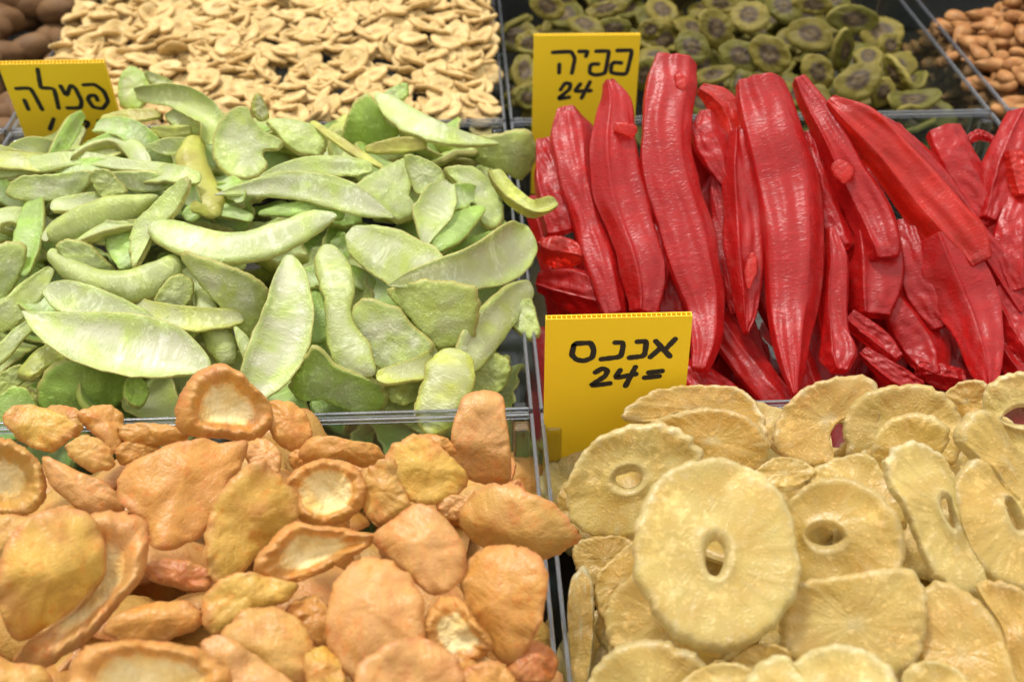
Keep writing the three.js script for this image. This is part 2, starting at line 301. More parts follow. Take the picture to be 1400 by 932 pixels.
function pomeloThing(sh, label, o) {
  const t = thing('pomelo_peel', label, 'candied pomelo', o.group ?? null, sh.centre);
  if (!o.group) delete t.userData.group;
  const top = o.rindUp ? -1 : 1;
  if (sh.sAt) {
    const isTop = (l, m) => top * sh.sAt(m)[1] > -0.25 && top * sh.sAt((m + 1) % sh.M)[1] > -0.25;
    mesh('pith', sh.part(isTop), M.pith, t); mesh('rind', sh.part((l, m) => !isTop(l, m)), M.rind, t);
  } else {
    const isTop = (l) => (top > 0 ? l < QS.length - 1 : l >= QS.length - 1 && l < 2 * QS.length - 1);
    mesh('pith', sh.part(isTop), M.pith, t); mesh('rind', sh.part((l) => !isTop(l)), M.rind, t);
  }
  return t;
}
function P(label, s, lift, o = {}) {
  const tone = o.tone ?? 'pale', frost = o.frost ?? 0.5, col = pomeloColor(tone, frost, seedNo);
  const sh = layStrip(pomeloPile, s, { lift, sway: 26, th: 0.0032, cup: 0.16, edge: 0.07, torn: seedNo % 3 === 0, cap: 20, ridge: 0.12, wob: 0.0004, ...o, color: o.rindUp ? (t, x, y, p) => col(t, x, -y, p) : col });
  return pomeloThing(sh, label, o);
}
function Q(label, s, lift, o = {}) {
  const tone = o.tone ?? 'pale', frost = (o.frost ?? 0.45) * 1.3, col = pomeloColor(tone, frost, seedNo);
  const sh = laySlab(pomeloPile, s, { lift, sway: 22, th: 0.0029, edge: 0.055, freq: 4, round: 0.88, bow: 0.5 * noise(seedNo * 2.3, 4) - 0.12, bow2: 0.45 * noise(seedNo * 3.1, 9), wob: 0.0020, ...o, color: (x, y, q, a, top, p) => col(0, q, (top ? 1 : -1) * (o.rindUp ? -1 : 1) * (q > 0.97 ? 0.1 : 1), p) });
  return pomeloThing(sh, label, o);
}
// rear edge of the heap
Q('small upright green pomelo piece at the very top beside the yellow sign', '165,102 180,90 195,97 205,120 190,150 165,146', 0, { tone: 'mid', k: 0.9 });
Q('short pale pomelo piece tucked behind the arched strip at the top', '196,98 212,100 240,118 215,124 205,116', 4, { k: 0.8 });
P('arched pale pomelo strip bridging the top of the heap', '185,127,9,2 205,127,12,6 232,129,15,9 258,138,18,9 280,155,19,7 288,175,18,4 280,196,12,0', 8, { cup: 0.5, frost: 0.3, tone: 'pale', k: 0.7 });
P('smooth yellowish pomelo strip hanging below the arched strip', '268,186,14 262,215,20 270,250,25 284,278,24 296,296,8', 9, { tone: 'yellow', frost: 0.05, rindUp: true, k: 0.8, cup: -0.4 });
Q('large round pale pomelo piece with a bite-shaped gap, standing near the top', '289,205 293,178 306,160 325,149 340,152 346,166 362,180 386,191 383,202 362,206 360,216 366,226 352,246 330,250 308,240 294,222', 16, { k: 0.92, frost: 0.5, edge: 0.015, around: 120 });
Q('narrow green spike of pomelo peel beside the round bitten piece', '343,142 350,126 358,134 368,160 355,166 345,156', 6, { tone: 'yellow', k: 0.9 });
Q('ragged pale pomelo piece behind the round bitten piece', '362,160 395,162 425,170 446,190 436,212 400,206 380,186', 7, { k: 0.75, frost: 0.3 });
Q('broad smooth mid-green pomelo piece standing under the long top boat', '468,198 478,150 500,130 516,140 530,165 548,180 522,202 485,204', 2, { tone: 'mid', k: 0.9, frost: 0.05, bow: -0.3 });
Q('little green pomelo tip poking up behind the long top boat', '520,135 540,118 556,115 558,130 540,142', 0, { tone: 'mid', k: 0.9 });
P('long pale boat-shaped pomelo peel with brown lower rim at the top edge', '513,126,4 530,142,15 560,166,20 600,183,18 640,192,12 682,196,4', 14, { frost: 0.55, k: 0.6, tilt: [10, 0] });
P('thin yellow-green pomelo stick lying under the long top boat', '498,204,5 520,202,9 550,198,11 584,196,9', 8, { tone: 'yellow', frost: 0.05, th: 0.004, rindUp: true });
P('thin dark pomelo sliver running diagonally behind the heap crest', '424,166,5 452,186,7 488,210,8 524,230,4', 9, { tone: 'yellow', frost: 0, rindUp: true, tilt: [20, 0] });
Q('rounded olive pomelo piece with brown edge beside the tray divider', '640,196 680,184 720,178 734,200 730,230 712,248 690,236 650,224', 6, { tone: 'olive', frost: 0.15, k: 0.85, bow: -0.35 });
P('thin curled pomelo strip hooking over the divider toward the papaya', '672,232,10,0 682,252,13,1 702,274,14,3 730,288,14,5 762,276,10,8', 16, { tone: 'yellow', frost: 0.1, th: 0.0026, cup: 0.6, tilt: [25, 0] });
P('long slender white-frosted pomelo boat across the upper middle', '292,266,2 330,260,9 372,254,16 415,255,20 460,265,22 502,281,17 538,297,4', 17, { frost: 0.8, tilt: [15, 0] });
P('pale pomelo strip with a yellow end just behind the slender boat', '352,246,5 390,234,12 430,228,15 475,228,14 510,230,9', 10, { frost: 0.4 });
Q('broad pale pomelo piece wedged beside the ridge-marked piece', '480,262 495,245 530,224 556,214 566,240 560,270 572,292 545,302 518,286', 9, { frost: 0.35, k: 0.7 });
Q('pale pomelo piece marked by a raised yellow ridge', '553,214 576,215 606,235 604,260 586,270 570,266 558,240', 13, { frost: 0.35, k: 0.75 });
P('stubby cupped pomelo boat leaning below the yellow ridge', '614,250,10 600,272,23 586,300,25 580,338,5', 17, { frost: 0.6, cup: 0.3, k: 0.75 });
P('darker green pomelo piece with pale torn end beside the stubby boat', '660,282,7 636,302,17 610,326,20 590,346,6', 14, { tone: 'mid', frost: 0.1, k: 0.75 });
Q('pale pomelo piece curving down beside the rounded olive piece', '608,228 640,228 666,245 686,275 690,298 672,316 652,302 640,272 624,250', 11, { frost: 0.4, k: 0.7 });
P('big pale crescent pomelo peel near the divider with thin brown lower rim', '530,390,3 560,383,13 600,375,22 645,366,30 685,348,36 712,326,28 722,310,6', 26, { frost: 0.65, cup: 0.25, k: 0.7, edge: 0.03 });
P('broad olive pomelo slab with white middle under the big crescent', '476,316,12 500,332,28 540,352,36 580,374,36 612,392,20', 17, { tone: 'olive', frost: 0.7, cup: 0.1, k: 0.75 });
Q('smooth olive-green pomelo piece hanging below the big crescent', '528,398 560,384 610,384 650,396 655,430 646,464 616,477 590,470 560,438', 19, { tone: 'olive', frost: 0.25, k: 0.8 });
P('twisted pale pomelo strip folded in an S near the heap centre', '448,334,14 453,362,24 462,395,22 462,425,17 466,455,22 486,490,26 512,512,9', 20, { tone: 'olive', frost: 0.45, cup: -0.18, k: 0.75, twist: [-18, 22] });
Q('rounded pale pomelo piece with ragged top edge beside the folded strip', '474,450 480,425 492,410 510,408 526,414 546,420 562,442 594,472 585,492 560,505 535,508 508,498 484,472', 15, { frost: 0.55, k: 0.75, edge: 0.03 });
P('long pale pomelo strip slanting down from the divider', '727,390,12 704,408,22 676,436,27 650,470,28 630,506,18', 15, { frost: 0.55, tone: 'olive', cup: 0.1, k: 0.75 });
P('pale yellow-sided pomelo strip drooping over the front rim of its tray', '626,478,22 616,510,34 604,548,33 592,578,25 586,594,8', 22, { frost: 0.5, tone: 'yellow', cup: -0.15, k: 0.85 });
Q('small pale pomelo corner piece pressed against the divider', '693,430 724,408 736,438 739,456 726,466 702,450', 10, { frost: 0.3, k: 0.8 });
P('upright white-frosted pomelo boat standing at the front of the heap', '394,348,7 397,380,21 394,425,32 383,468,37 362,508,34 342,538,20 334,550,5', 26, { frost: 0.95, cup: 0.3, k: 0.85 });
Q('grey-green triangular pomelo flap left of the upright frosted boat'.replace('left of', 'behind'), '240,352 272,351 312,362 345,378 366,400 362,432 349,464 324,450 300,420 268,388', 17, { tone: 'olive', frost: 0.5, k: 0.8 });
P('shaded pomelo strip standing under the grey-green triangular flap', '272,396,8 284,430,16 302,470,20 312,498,12', 7, { tone: 'olive', frost: 0.3, cup: -0.4, k: 0.8 });
P('long pale pomelo boat lying across the middle of the heap', '205,306,13 232,319,24 290,338,26 342,337,25 392,320,23 432,301,17 460,294,6', 21, { frost: 0.6, cup: -0.1, k: 0.65 });
P('curved pomelo strip with lit top edge cradling a pale ring piece', '66,342,10 90,362,15 130,384,20 178,388,24 218,374,24 242,350,12', 15, { tone: 'olive', frost: 0.3, cup: -0.5, k: 0.7, tilt: [-12, 0] });
Q('pale curled pomelo piece resting in the curved strip', '72,336 88,327 120,333 142,355 158,374 120,374 88,356', 16, { frost: 0.4, k: 0.6 });
P('pale pomelo boat lying just behind the big front boat', '60,394,10 95,408,24 142,424,24 190,436,15 216,441,4', 20, { frost: 0.55, k: 0.7, cup: 0.2 });
P('biggest white-frosted pomelo boat at the front with a cream rim', '28,425,3 62,445,20 115,463,37 175,475,45 232,486,38 272,502,18 288,518,4', 30, { frost: 0.95, k: 0.75, cup: 0.28, edge: 0.03 });
Q('small torn pomelo piece at the tip of the biggest boat', '220,440 240,428 265,432 272,452 255,468 232,456', 12, { frost: 0.3, tone: 'mid', k: 0.8 });
Q('large smooth dark green pomelo curve below the biggest boat', '48,562 58,512 90,490 140,500 174,520 162,560 120,580 72,578', 6, { tone: 'mid', frost: 0.02, k: 0.85, bow: -0.4 });
Q('bright green pomelo piece at the lower corner of the heap', '-20,600 0,540 30,530 52,556 45,590 10,610', 6, { tone: 'mid', frost: 0.1, k: 0.85 });
Q('pale broad pomelo sheet at the upper side of the heap', '4,262 20,243 70,238 126,234 116,260 95,273 46,276 14,271', 13, { frost: 0.5, k: 0.7 });
P('olive pomelo peel with a yellow upper edge', '64,324,13 105,306,22 158,288,22 216,268,5', 15, { tone: 'olive', frost: 0.15, k: 0.7, cup: -0.3, tilt: [-10, 0] });
Q('pointed triangular pomelo piece with a torn white edge', '255,247 263,254 242,290 206,330 190,372 178,342 180,310 206,284', 18, { frost: 0.35, k: 0.75 });
P('square-ended green pomelo strip standing beside the pointed triangle', '158,302,14 163,335,18 178,366,15', 10, { tone: 'mid', frost: 0.2, k: 0.8, cap: 30 });
Q('pale pomelo piece cut off at the frame edge beside the upright strip', '-20,345 10,330 32,334 34,352 22,386 -4,418 -25,420', 14, { frost: 0.3, k: 0.75 });
P('short upright green pomelo strip near the edge of the heap', '48,272,14 43,305,19 36,345,19 33,378,8', 10, { tone: 'mid', frost: 0.15, k: 0.8 });
P('diagonal pale pomelo strip under the upright green one', '70,366,7 40,400,17 6,432,18 -20,446,12', 14, { tone: 'olive', frost: 0.3, k: 0.75 });
P('thin pomelo strip curling beneath the tip of the biggest boat', '52,436,7 26,456,10 0,484,12 -20,498,12', 16, { frost: 0.35, k: 0.75 });
Q('yellowish pomelo wedge below the tip of the biggest boat', '20,506 48,480 75,470 96,490 62,506 40,517', 12, { tone: 'yellow', frost: 0.2, k: 0.75 });
Q('yellow-green pomelo shard low at the edge of the heap', '-10,520 25,498 42,512 20,530 -15,545', 9, { tone: 'olive', frost: 0.1, k: 0.8 });
P('long pale pomelo ribbon lying along the upper crest', '-10,236,14 50,226,15 110,218,12 170,226,10 246,231,7', 12, { frost: 0.4, k: 0.6 });
P('short white-topped pomelo ribbon below the crest ribbon', '140,240,6 175,246,13 215,248,14 252,252,4', 11, { frost: 0.5, k: 0.65 });
Q('small pale pomelo square between the crest ribbon and the olive peel', '124,236 146,231 162,246 174,262 150,274 136,268', 15, { tone: 'olive', frost: 0.25, k: 0.75 });
P('pale pomelo sliver rising in front of the pomelo sign', '112,206,9 135,200,13 160,190,12 182,180,4', 6, { tone: 'mid', frost: 0.3, k: 0.7 });
P('upright thin pomelo strip overlapping the yellow sign', '58,240,5 78,205,12 98,170,12 112,154,6', 4, { tone: 'mid', frost: 0.2, k: 0.9 });
P('yellow-edged pomelo strip lying flat beneath the arched strip', '136,164,7 170,160,11 200,158,10 219,157,6', 3, { tone: 'yellow', frost: 0.1, k: 0.6, rindUp: true });
P('pointed pomelo tip under the arched strip', '205,176,4 226,180,9 262,178,7', 6, { tone: 'yellow', frost: 0.1, k: 0.7 });
P('pale pointed pomelo boat in the hollow of the crest', '198,200,3 226,200,12 258,196,9', 8, { frost: 0.4, k: 0.7 });
Q('curled pomelo piece inside the arched strip', '222,152 250,148 276,166 268,184 240,176', 3, { frost: 0.3, k: 0.8 });
Q('dark shaded pomelo piece in the hollow beside the yellow sign', '122,216 130,194 175,188 215,194 218,220 170,226', -4, { tone: 'mid', frost: 0, k: 0.8 });
Q('olive pomelo piece low beside the drooping strip at the tray corner', '638,502 665,482 694,490 699,510 686,535 655,543 634,530', 6, { tone: 'olive', frost: 0.1, k: 0.85 });
Q('dark olive pomelo piece in the gap before the drooping strip', '524,520 548,508 580,510 578,540 550,552 528,545', 2, { tone: 'olive', frost: 0.05, k: 0.85 });
Q('mid-green pomelo piece with ragged lower edge at the front rim', '394,532 412,492 430,470 460,498 500,515 526,530 528,556 500,568 470,558 440,546 410,548', 12, { tone: 'mid', frost: 0.25, k: 0.85 });
Q('small rounded pomelo nub below the biggest boat', '168,546 172,520 192,518 202,540 188,560', 10, { tone: 'mid', frost: 0.1, k: 0.85 });
Q('small pale pomelo flap beside the grey-green triangle', '210,426 214,400 240,374 264,385 259,412 236,432', 13, { tone: 'olive', frost: 0.25, k: 0.8 });
P('tiny pale pomelo strip at the foot of the upright frosted boat', '320,446,3 332,468,9 342,494,8 346,506,4', 12, { frost: 0.3, k: 0.8 });
Q('shaded pomelo piece between the arched strip and the round piece', '296,250 330,252 352,262 320,276 292,280', 4, { tone: 'mid', frost: 0.1 });
P('bright green pomelo sliver under the slender white boat', '352,292,4 390,288,10 440,288,12 470,296,8', 6, { tone: 'mid', frost: 0.1 });
P('pale green pomelo strip behind the pointed triangle', '252,300,10 275,285,14 310,290,12 345,300,8', 6, { tone: 'mid', frost: 0.2 });
P('shaded pomelo strip between the folded strip and the upright boat', '425,395,12 430,430,18 440,470,16', 6, { tone: 'mid', frost: 0.1, k: 0.8 });
Q('green pomelo end peeping out above the olive slab', '610,345 650,322 700,312 690,330 650,345', 6, { tone: 'mid', frost: 0.1 });
// pieces lower in the heap that show in the gaps
{
  const r = rng(11), protos = [];
  const GD = 'shaded pomelo peel deeper in the heap';
  for (let k = 0; k < 8; k++) {
    const tone = ['mid', 'olive', 'pale', 'mid', 'yellow', 'pale', 'mid', 'pale'][k], cf = pomeloColor(tone, 0.3, k);
    if (k < 4) {
      const L = 0.055 + 0.02 * r(), h = 0.011 + 0.006 * r(), c = (r() - 0.5) * 0.6, n = 7;
      const sp = Array.from({ length: n }, (_, i) => { const t = i / (n - 1) - 0.5; return V(t * L, 0.014 * (1 - 4 * t * t) * (k % 2 ? 1 : -0.6), c * L * (1 - 4 * t * t)); });
      const hw = sp.map((_, i) => { const t = i / (n - 1); return 0.006 + h * (0.4 + 0.6 * sin(PI * clamp(t + 0.15 * r(), 0.02, 0.98))); });
      protos.push(strip(sp, hw, sp.map(() => V(0, 1, 0)), { seed: 400 + k, rings: 28, around: 20, th: 0.003, cup: 0.25, edge: 0.12, torn: true, cap: 24, color: cf }));
    } else {
      const pts = Array.from({ length: 9 }, (_, q) => { const a = q / 9 * 2 * PI, e = 0.016 * (0.7 + 0.6 * r()); return [e * 1.5 * cos(a), e * sin(a)]; });
      protos.push(slab(V(0, 0, 0), V(0, 1, 0), V(0, 0, -1), pts, { seed: 420 + k, around: 48, th: 0.0028, round: 0.88, edge: 0.1, bow: (r() - 0.3) * 0.9, bow2: (r() - 0.5) * 0.5, wob: 0.003, color: (x, y, q, a, top, p) => cf(0, q, top ? 1 : -1, p) }));
    }
  }
  const first = [];
  for (let i = 0; i < 230; i++) {
    const layer = i % 3 + (i < 190 ? 0 : 0.6), x = -0.016 - 0.355 * r(), z = i < 190 ? -0.315 + 0.295 * r() : -0.09 + 0.07 * r(), k = floor(r() * 8), y = RIM + pomeloPile(x, z) - 0.026 - (z < -0.26 ? 0.012 : 0) - 0.016 * layer - 0.006 * r();
    const label = 'green candied pomelo peel partly buried in the gaps of the heap';
    let t;
    if (!first[k]) { t = first[k] = pomeloThing(protos[k], label, { group: GD }); } else { t = first[k].clone(); t.name = numbered('pomelo_peel'); scene.add(t); }
    t.position.set(x, max(0.012, y), z); t.rotation.set((r() - 0.35) * 1.3, r() * 2 * PI, (r() - 0.5) * 1.1, 'YXZ');
  }
  // narrow strips lying loose among the larger pieces
  const thin = [], rt = rng(19);
  for (let i = 0; i < 26; i++) {
    const k = floor(rt() * 4), x = i < 18 ? -0.375 + 0.20 * rt() : -0.28 + 0.24 * rt(), z = i < 18 ? -0.235 + 0.17 * rt() : -0.22 + 0.18 * rt();
    let t;
    if (!thin[k]) {
      const L = 0.05 + 0.008 * k, n = 7, sp = Array.from({ length: n }, (_, q) => { const u = q / (n - 1) - 0.5; return V(u * L, 0.010 * (1 - 4 * u * u), (k - 1.5) * 0.012 * (1 - 4 * u * u)); });
      const sh = strip(sp, sp.map((_, q) => 0.0045 + 0.004 * sin(PI * (q + 0.6) / n)), sp.map(() => V(0, 1, 0)), { seed: 440 + k, rings: 26, around: 20, th: 0.0028, cup: 0.3, edge: 0.12, torn: true, cap: 24, twist: [-30 + 12 * k, 25], color: pomeloColor(['pale', 'mid', 'pale', 'yellow'][k], 0.5, k) });
      t = thin[k] = pomeloThing(sh, 'narrow curled pomelo strip lying loose among the larger pieces', { group: 'narrow pomelo strips on the heap' });
    } else { t = thin[k].clone(); t.name = numbered('pomelo_peel'); scene.add(t); }
    t.position.set(x, RIM + pomeloPile(x, z) - 0.006 + 0.010 * rt(), z); t.rotation.set((rt() - 0.3) * 1.2, (rt() - 0.5) * 2.2, (rt() - 0.5) * 0.9, 'YXZ');
  }
}

// ---------------------------------------------------------------- candied papaya spears
const RED = [0.66, 0.012, 0.010], BRIGHT = [0.80, 0.028, 0.010], DEEP = [0.52, 0.007, 0.008], PINK = [0.74, 0.16, 0.13];
const papayaColor = (tone, seed) => (t, x, y, p) => {
  const b = tone === 'bright' ? BRIGHT : RED, nz = fbm(p.x * 60 + seed, p.y * 60, p.z * 60), n2 = fbm(p.x * 170, p.y * 170, p.z * 170);
  return mix3(mix3(b, DEEP, clamp(0.3 + nz * 0.9) * 0.5), PINK, clamp(sm(0.22, 0.7, n2 + 0.5 * nz + 0.3 * sm(0.75, 1, abs(x))) * 0.32));
};
// cut cross-sections: uneven four- to six-sided, edges slightly softened
function spearSection(seed, flat) {
  const r = rng(seed + 5), h = flat ?? 1;
  const s = -0.62 + 0.5 * r(), q = 0.5 + 0.25 * r();
  const c = (r() < 0.5 ? [[-1, -0.55], [s, 0.85], [q * 0.45, 0.76], [0.9, 0.72 * q + 0.1], [1, -0.45], [0.5, -0.9], [-0.55, -0.9]] : [[-1, -0.45], [-0.88, 0.42], [-s * 0.6, 0.66], [-s, 0.92], [1, -0.5], [0.55, -0.9], [-0.5, -0.9]]).map(([x, y]) => [x, y * h]);
  const per = c.map((p, i) => { const q = c[(i + 1) % c.length]; return hypot(q[0] - p[0], q[1] - p[1]); }), tot = per.reduce((a, b) => a + b);
  return (a) => {
    let s = ((a / (2 * PI)) % 1 + 1) % 1 * tot, i = 0; while (s > per[i] && i < per.length - 1) s -= per[i++];
    const u = s / per[i], p = c[i], q = c[(i + 1) % c.length], o = c[(i + c.length - 1) % c.length], w = c[(i + 2) % c.length];
    let x = lerp(p[0], q[0], u), y = lerp(p[1], q[1], u);
    const k = 0.04; if (u < 0.2) { const m = (0.2 - u) / 0.2 * k; x += ((o[0] + q[0]) / 2 - p[0]) * m * 0.5; y += ((o[1] + q[1]) / 2 - p[1]) * m * 0.5; } else if (u > 0.8) { const m = (u - 0.8) / 0.2 * k; x += ((p[0] + w[0]) / 2 - q[0]) * m * 0.5; y += ((p[1] + w[1]) / 2 - q[1]) * m * 0.5; }
    return [x, y];
  };
}
function R(label, s, lift, o = {}) {
  const sd = seedNo + 1, sh = layStrip(papayaPile, s, { lift, sway: 12, th: o.thick ?? 0.0068, thw: 0.012, rings: 60, around: 56, cap: 150, edge: 0.17, freq: 2.4, fine: 0.10, ridge: 0.10, wob: 0.0013, k: 0.55, section: spearSection(sd), ...o, color: papayaColor(o.tone, sd) });
  const t = thing('papaya_spear', label, 'candied papaya', o.group, sh.centre); if (!o.group) delete t.userData.group;
  mesh('flesh', sh.part(() => true), M.papaya, t);
  if (o.shred) { const r2 = layStrip(papayaPile, o.shred, { lift: lift + 9, th: 0.002, cap: 8, rings: 16, around: 12, edge: 0.4, k: 0.8, wob: 0.001, color: papayaColor('bright', sd) }); const m = mesh('loose_shred', r2.part(() => true), M.papaya, t); m.position.copy(r2.centre).sub(sh.centre); }
  return t;
}
// underneath first
R('deep red papaya spear beside the tray divider, behind the small nub', '742,190,12 750,235,22 758,280,26 765,320,20', 2);
R('dark red papaya block in shade above the pineapple sign', '735,385,16 775,395,30 815,405,26 840,410,12', 4);
R('dark papaya spear low behind the tall spear and the sign', '880,300,18 905,360,24 925,420,24 940,470,14', -8);
R('shaded papaya spear slanting low toward the front rim', '960,400,16 985,440,20 1020,490,24 1055,535,22 1075,560,16', -4);
R('dark papaya spear at the very bottom beside the pineapple sign', '930,500,16 958,520,22 990,545,26 1015,565,18', -4);
R('wide shaded papaya spear with a blunt cut end in the middle hollow', '1170,250,20 1186,300,31 1196,350,38 1197,395,38 1194,432,26', 4, { thick: 0.009 });
R('small shaded papaya spear pointing down below the blunt cut end', '1160,432,14 1185,452,16 1210,472,15 1230,490,8', 6);
R('dark papaya piece behind the wide lower spear', '1215,400,22 1245,440,30 1270,478,30 1280,515,16', 0);
R('shaded papaya spear in the gap between two slanting spears', '1240,300,16 1252,345,24 1268,400,28 1286,450,12', 6);
R('dark papaya spear low in the middle beside the split-ended spear', '1090,470,14 1098,500,18 1110,535,16 1118,550,10', -4);
R('short deep red papaya stick pointing at the pineapple rings', '1180,480,10 1205,500,14 1235,520,16 1262,530,10', 0);
R('dark papaya piece at the front rim near the pointed wide spear', '1255,500,12 1285,512,18 1320,520,16', 0);
R('shaded papaya spear between the tall and the widest spears', '985,220,14 990,270,18 995,330,18 1000,390,14 1008,430,8', 0);
R('shaded papaya spear behind the slim slanting spear', '1105,180,12 1120,240,18 1135,290,20 1155,340,16', 2);
R('papaya spear low beside the edge of the frame', '1350,420,18 1370,460,22 1395,500,22 1420,530,18', 4);
// the spears that show
R('papaya spear with a pointed top partly hiding the sign price', '776,147,15 782,182,30 789,240,25 806,305,23 826,368,22 842,432,18', 9);
R('small bright papaya nub at the divider edge', '735,330,10 752,340,20 775,344,21 800,350,12', 12, { tone: 'bright', thick: 0.009, cap: 6 });
R('papaya spear with a loose bright shred near its top', '832,109,8 841,140,24 840,190,31 846,250,37 862,305,35 878,355,31 884,405,25 880,428,18', 16, { shred: '838,172,6 856,178,10 872,176,6' });
R('second papaya layer showing along the edge of the shredded spear', '872,232,8 888,285,12 902,335,14 900,390,10 890,412,5', 11);
R('tall curved papaya spear rising highest behind the stall sign', '927,78,29 922,108,33 911,165,34 914,230,36 932,292,36 952,360,33 964,420,27 964,470,21 957,508,11', 22, { tilt: [0, -8], shred: '925,100,5 932,112,8 936,124,4' });
R('papaya spear top curving behind the short spade-shaped piece', '957,120,9 982,136,20 1000,165,20 1006,220,15 1010,260,8', 2, { tone: 'bright' });
R('short spade-shaped papaya piece beside the tall spear', '968,152,11 968,182,24 982,215,21 994,252,8', 9);
R('narrow papaya spear ending in a fine point', '1011,176,12 1012,228,23 1015,290,26 1019,340,25 1022,390,20 1022,430,13 1021,456,4', 15, { tilt: [0, 10], shred: '1030,345,5 1027,370,7 1024,395,4' });
R('widest papaya spear standing upright in the middle of the heap', '1039,106,33 1047,138,38 1062,190,41 1080,250,44 1087,330,41 1086,400,37 1083,450,28 1085,500,17 1088,542,4', 24, { thick: 0.009, edge: 0.04 });
R('slim papaya spear slanting beside the widest one with a split end', '1092,105,11 1112,143,20 1138,190,22 1160,238,24 1188,290,28 1206,335,26 1209,354,20', 16, { shred: '1146,218,8 1152,232,13 1158,250,7', tilt: [0, -12] });
R('glossy bright red papaya spear slanting across the heap', '1134,136,9 1164,162,26 1210,206,31 1256,262,35 1300,312,36 1326,342,30 1338,362,22', 26, { tone: 'bright', tilt: [0, -14] });
R('thin ridged papaya spear lying along the glossy bright one', '1186,150,7 1225,188,18 1270,238,22 1312,290,19 1345,335,18 1376,382,19 1405,425,20', 15, { tilt: [0, -10] });
R('jagged papaya tip poking up between slanting spears', '1228,170,6 1245,195,13 1270,220,14 1300,250,10', 12);
R('square-topped papaya spear near the tray corner', '1290,174,25 1310,210,29 1334,255,28 1362,305,22', 10, { tilt: [0, 8] });
R('small curved papaya sliver at the corner of the tray', '1322,192,6 1340,183,8 1362,192,5', 2, { thick: 0.004 });
R('papaya spear rising at the edge of the frame', '1405,155,24 1384,205,30 1366,255,26 1352,300,12', 16);
R('bright papaya chunk stuck on the spear at the frame edge', '1386,205,12 1394,235,17 1402,268,16', 26, { tone: 'bright' });
R('papaya spear curving down along the frame edge', '1402,262,22 1388,310,24 1385,350,22 1396,398,14', 18);
R('wide lower papaya spear ending in a point over the pineapple rings', '1285,318,28 1306,365,42 1328,415,42 1343,465,30 1351,508,19 1352,540,4', 21, { thick: 0.009 });
R('papaya spear behind the wide pointed one, cut by the frame edge', '1362,392,16 1380,430,24 1398,460,24 1415,490,18', 12);
R('split-ended papaya stick hanging straight down at the front', '1136,310,7 1142,352,17 1140,405,20 1143,455,20 1147,484,25 1149,508,11', 12, { tilt: [0, -14] });
R('little papaya chip lodged between the narrow and widest spears', '1030,300,5 1038,325,8 1040,355,6', 13, { tone: 'bright', thick: 0.003 });
{
  const r = rng(23), GD = 'shaded papaya spears deep in the heap', first = [];
  for (let i = 0; i < 200; i++) {
    const x = 0.02 + 0.355 * r(), z = i < 110 ? -0.21 + 0.19 * r() : -0.13 + 0.115 * r(), k = floor(r() * 4), y = RIM + papayaPile(x, z) - 0.030 - (x > 0.25 ? 0.012 : 0) - 0.016 * (i % 3) - 0.006 * r();
    let t;
    if (!first[k]) {
      const L = 0.10 + 0.02 * k, n = 6, sp = Array.from({ length: n }, (_, q) => { const u = q / (n - 1) - 0.5; return V((k % 2 ? 1 : -1) * 0.01 * (1 - 4 * u * u), 0, u * L); });
      const sh = strip(sp, sp.map((_, q) => 0.008 + 0.005 * sin(PI * q / (n - 1))), sp.map(() => V(0, 1, 0)), { seed: 500 + k, rings: 26, around: 28, th: 0.0065, thw: 0.01, cap: 30, edge: 0.1, ridge: 0.1, section: spearSection(500 + k), color: papayaColor('red', k) });
      t = first[k] = thing('papaya_spear', 'deep red candied papaya spear partly buried in the gaps of the heap', 'candied papaya', GD, V(0, 0, 0)); mesh('flesh', sh.part(() => true), M.papaya, t);
    } else { t = first[k].clone(); t.name = numbered('papaya_spear'); scene.add(t); }
    const slope = Math.atan((papayaPile(x, z - 0.02) - papayaPile(x, z + 0.02)) / 0.04);
    t.position.set(x, i < 110 ? max(0.016, y) : 0.014 + 0.012 * r(), z); t.rotation.set(i < 110 ? slope + (r() - 0.5) * 0.35 : 0, (r() - 0.5) * 1.3, (r() - 0.5) * 1.5, 'YXZ');
  }
}

// ---------------------------------------------------------------- dried peach halves
const FLESH = { tan: [0.74, 0.45, 0.12], yellow: [0.80, 0.52, 0.10], orange: [0.74, 0.36, 0.082], pink: [0.80, 0.44, 0.16], red: [0.60, 0.18, 0.06] };
const INSIDE = [0.80, 0.58, 0.21], PALE = [0.88, 0.74, 0.40];
const peachColor = (tone, seed) => (x, y, q, a, top, p) => {
  const b = FLESH[tone], nz = fbm(p.x * 55 + seed, p.y * 55, p.z * 55), n2 = fbm(p.x * 190, p.y * 190, p.z * 190 + seed), st = noise(x * 9 + 1.5 * noise(y * 2, seed), y * 1.2, seed);
  let c = mix3(b, FLESH.orange, clamp(0.25 + 1.1 * nz) * 0.55);
  c = mix3(c, FLESH.pink, clamp(sm(0.78, 0.97, q + 0.3 * nz)) * 0.5);
  c = mix3(c, FLESH.red, sm(0.9, 0.99, q + 0.1 * n2) * 0.45);
  c = mix3(c, FLESH.yellow, clamp(0.6 * st + 0.2) * 0.5);
  return mix3(c, FLESH.red, sm(0.05, 0.7, 0.4 * n2 + nz) * 0.5);
};
const insideColor = (seed) => (p) => { const n1 = fbm(p.x * 90 + seed, p.y * 90, p.z * 90); return mix3(mix3(INSIDE, PALE, clamp(0.5 + 1.2 * n1)), FLESH.tan, clamp(-0.1 - 1.1 * n1) * 0.7); };
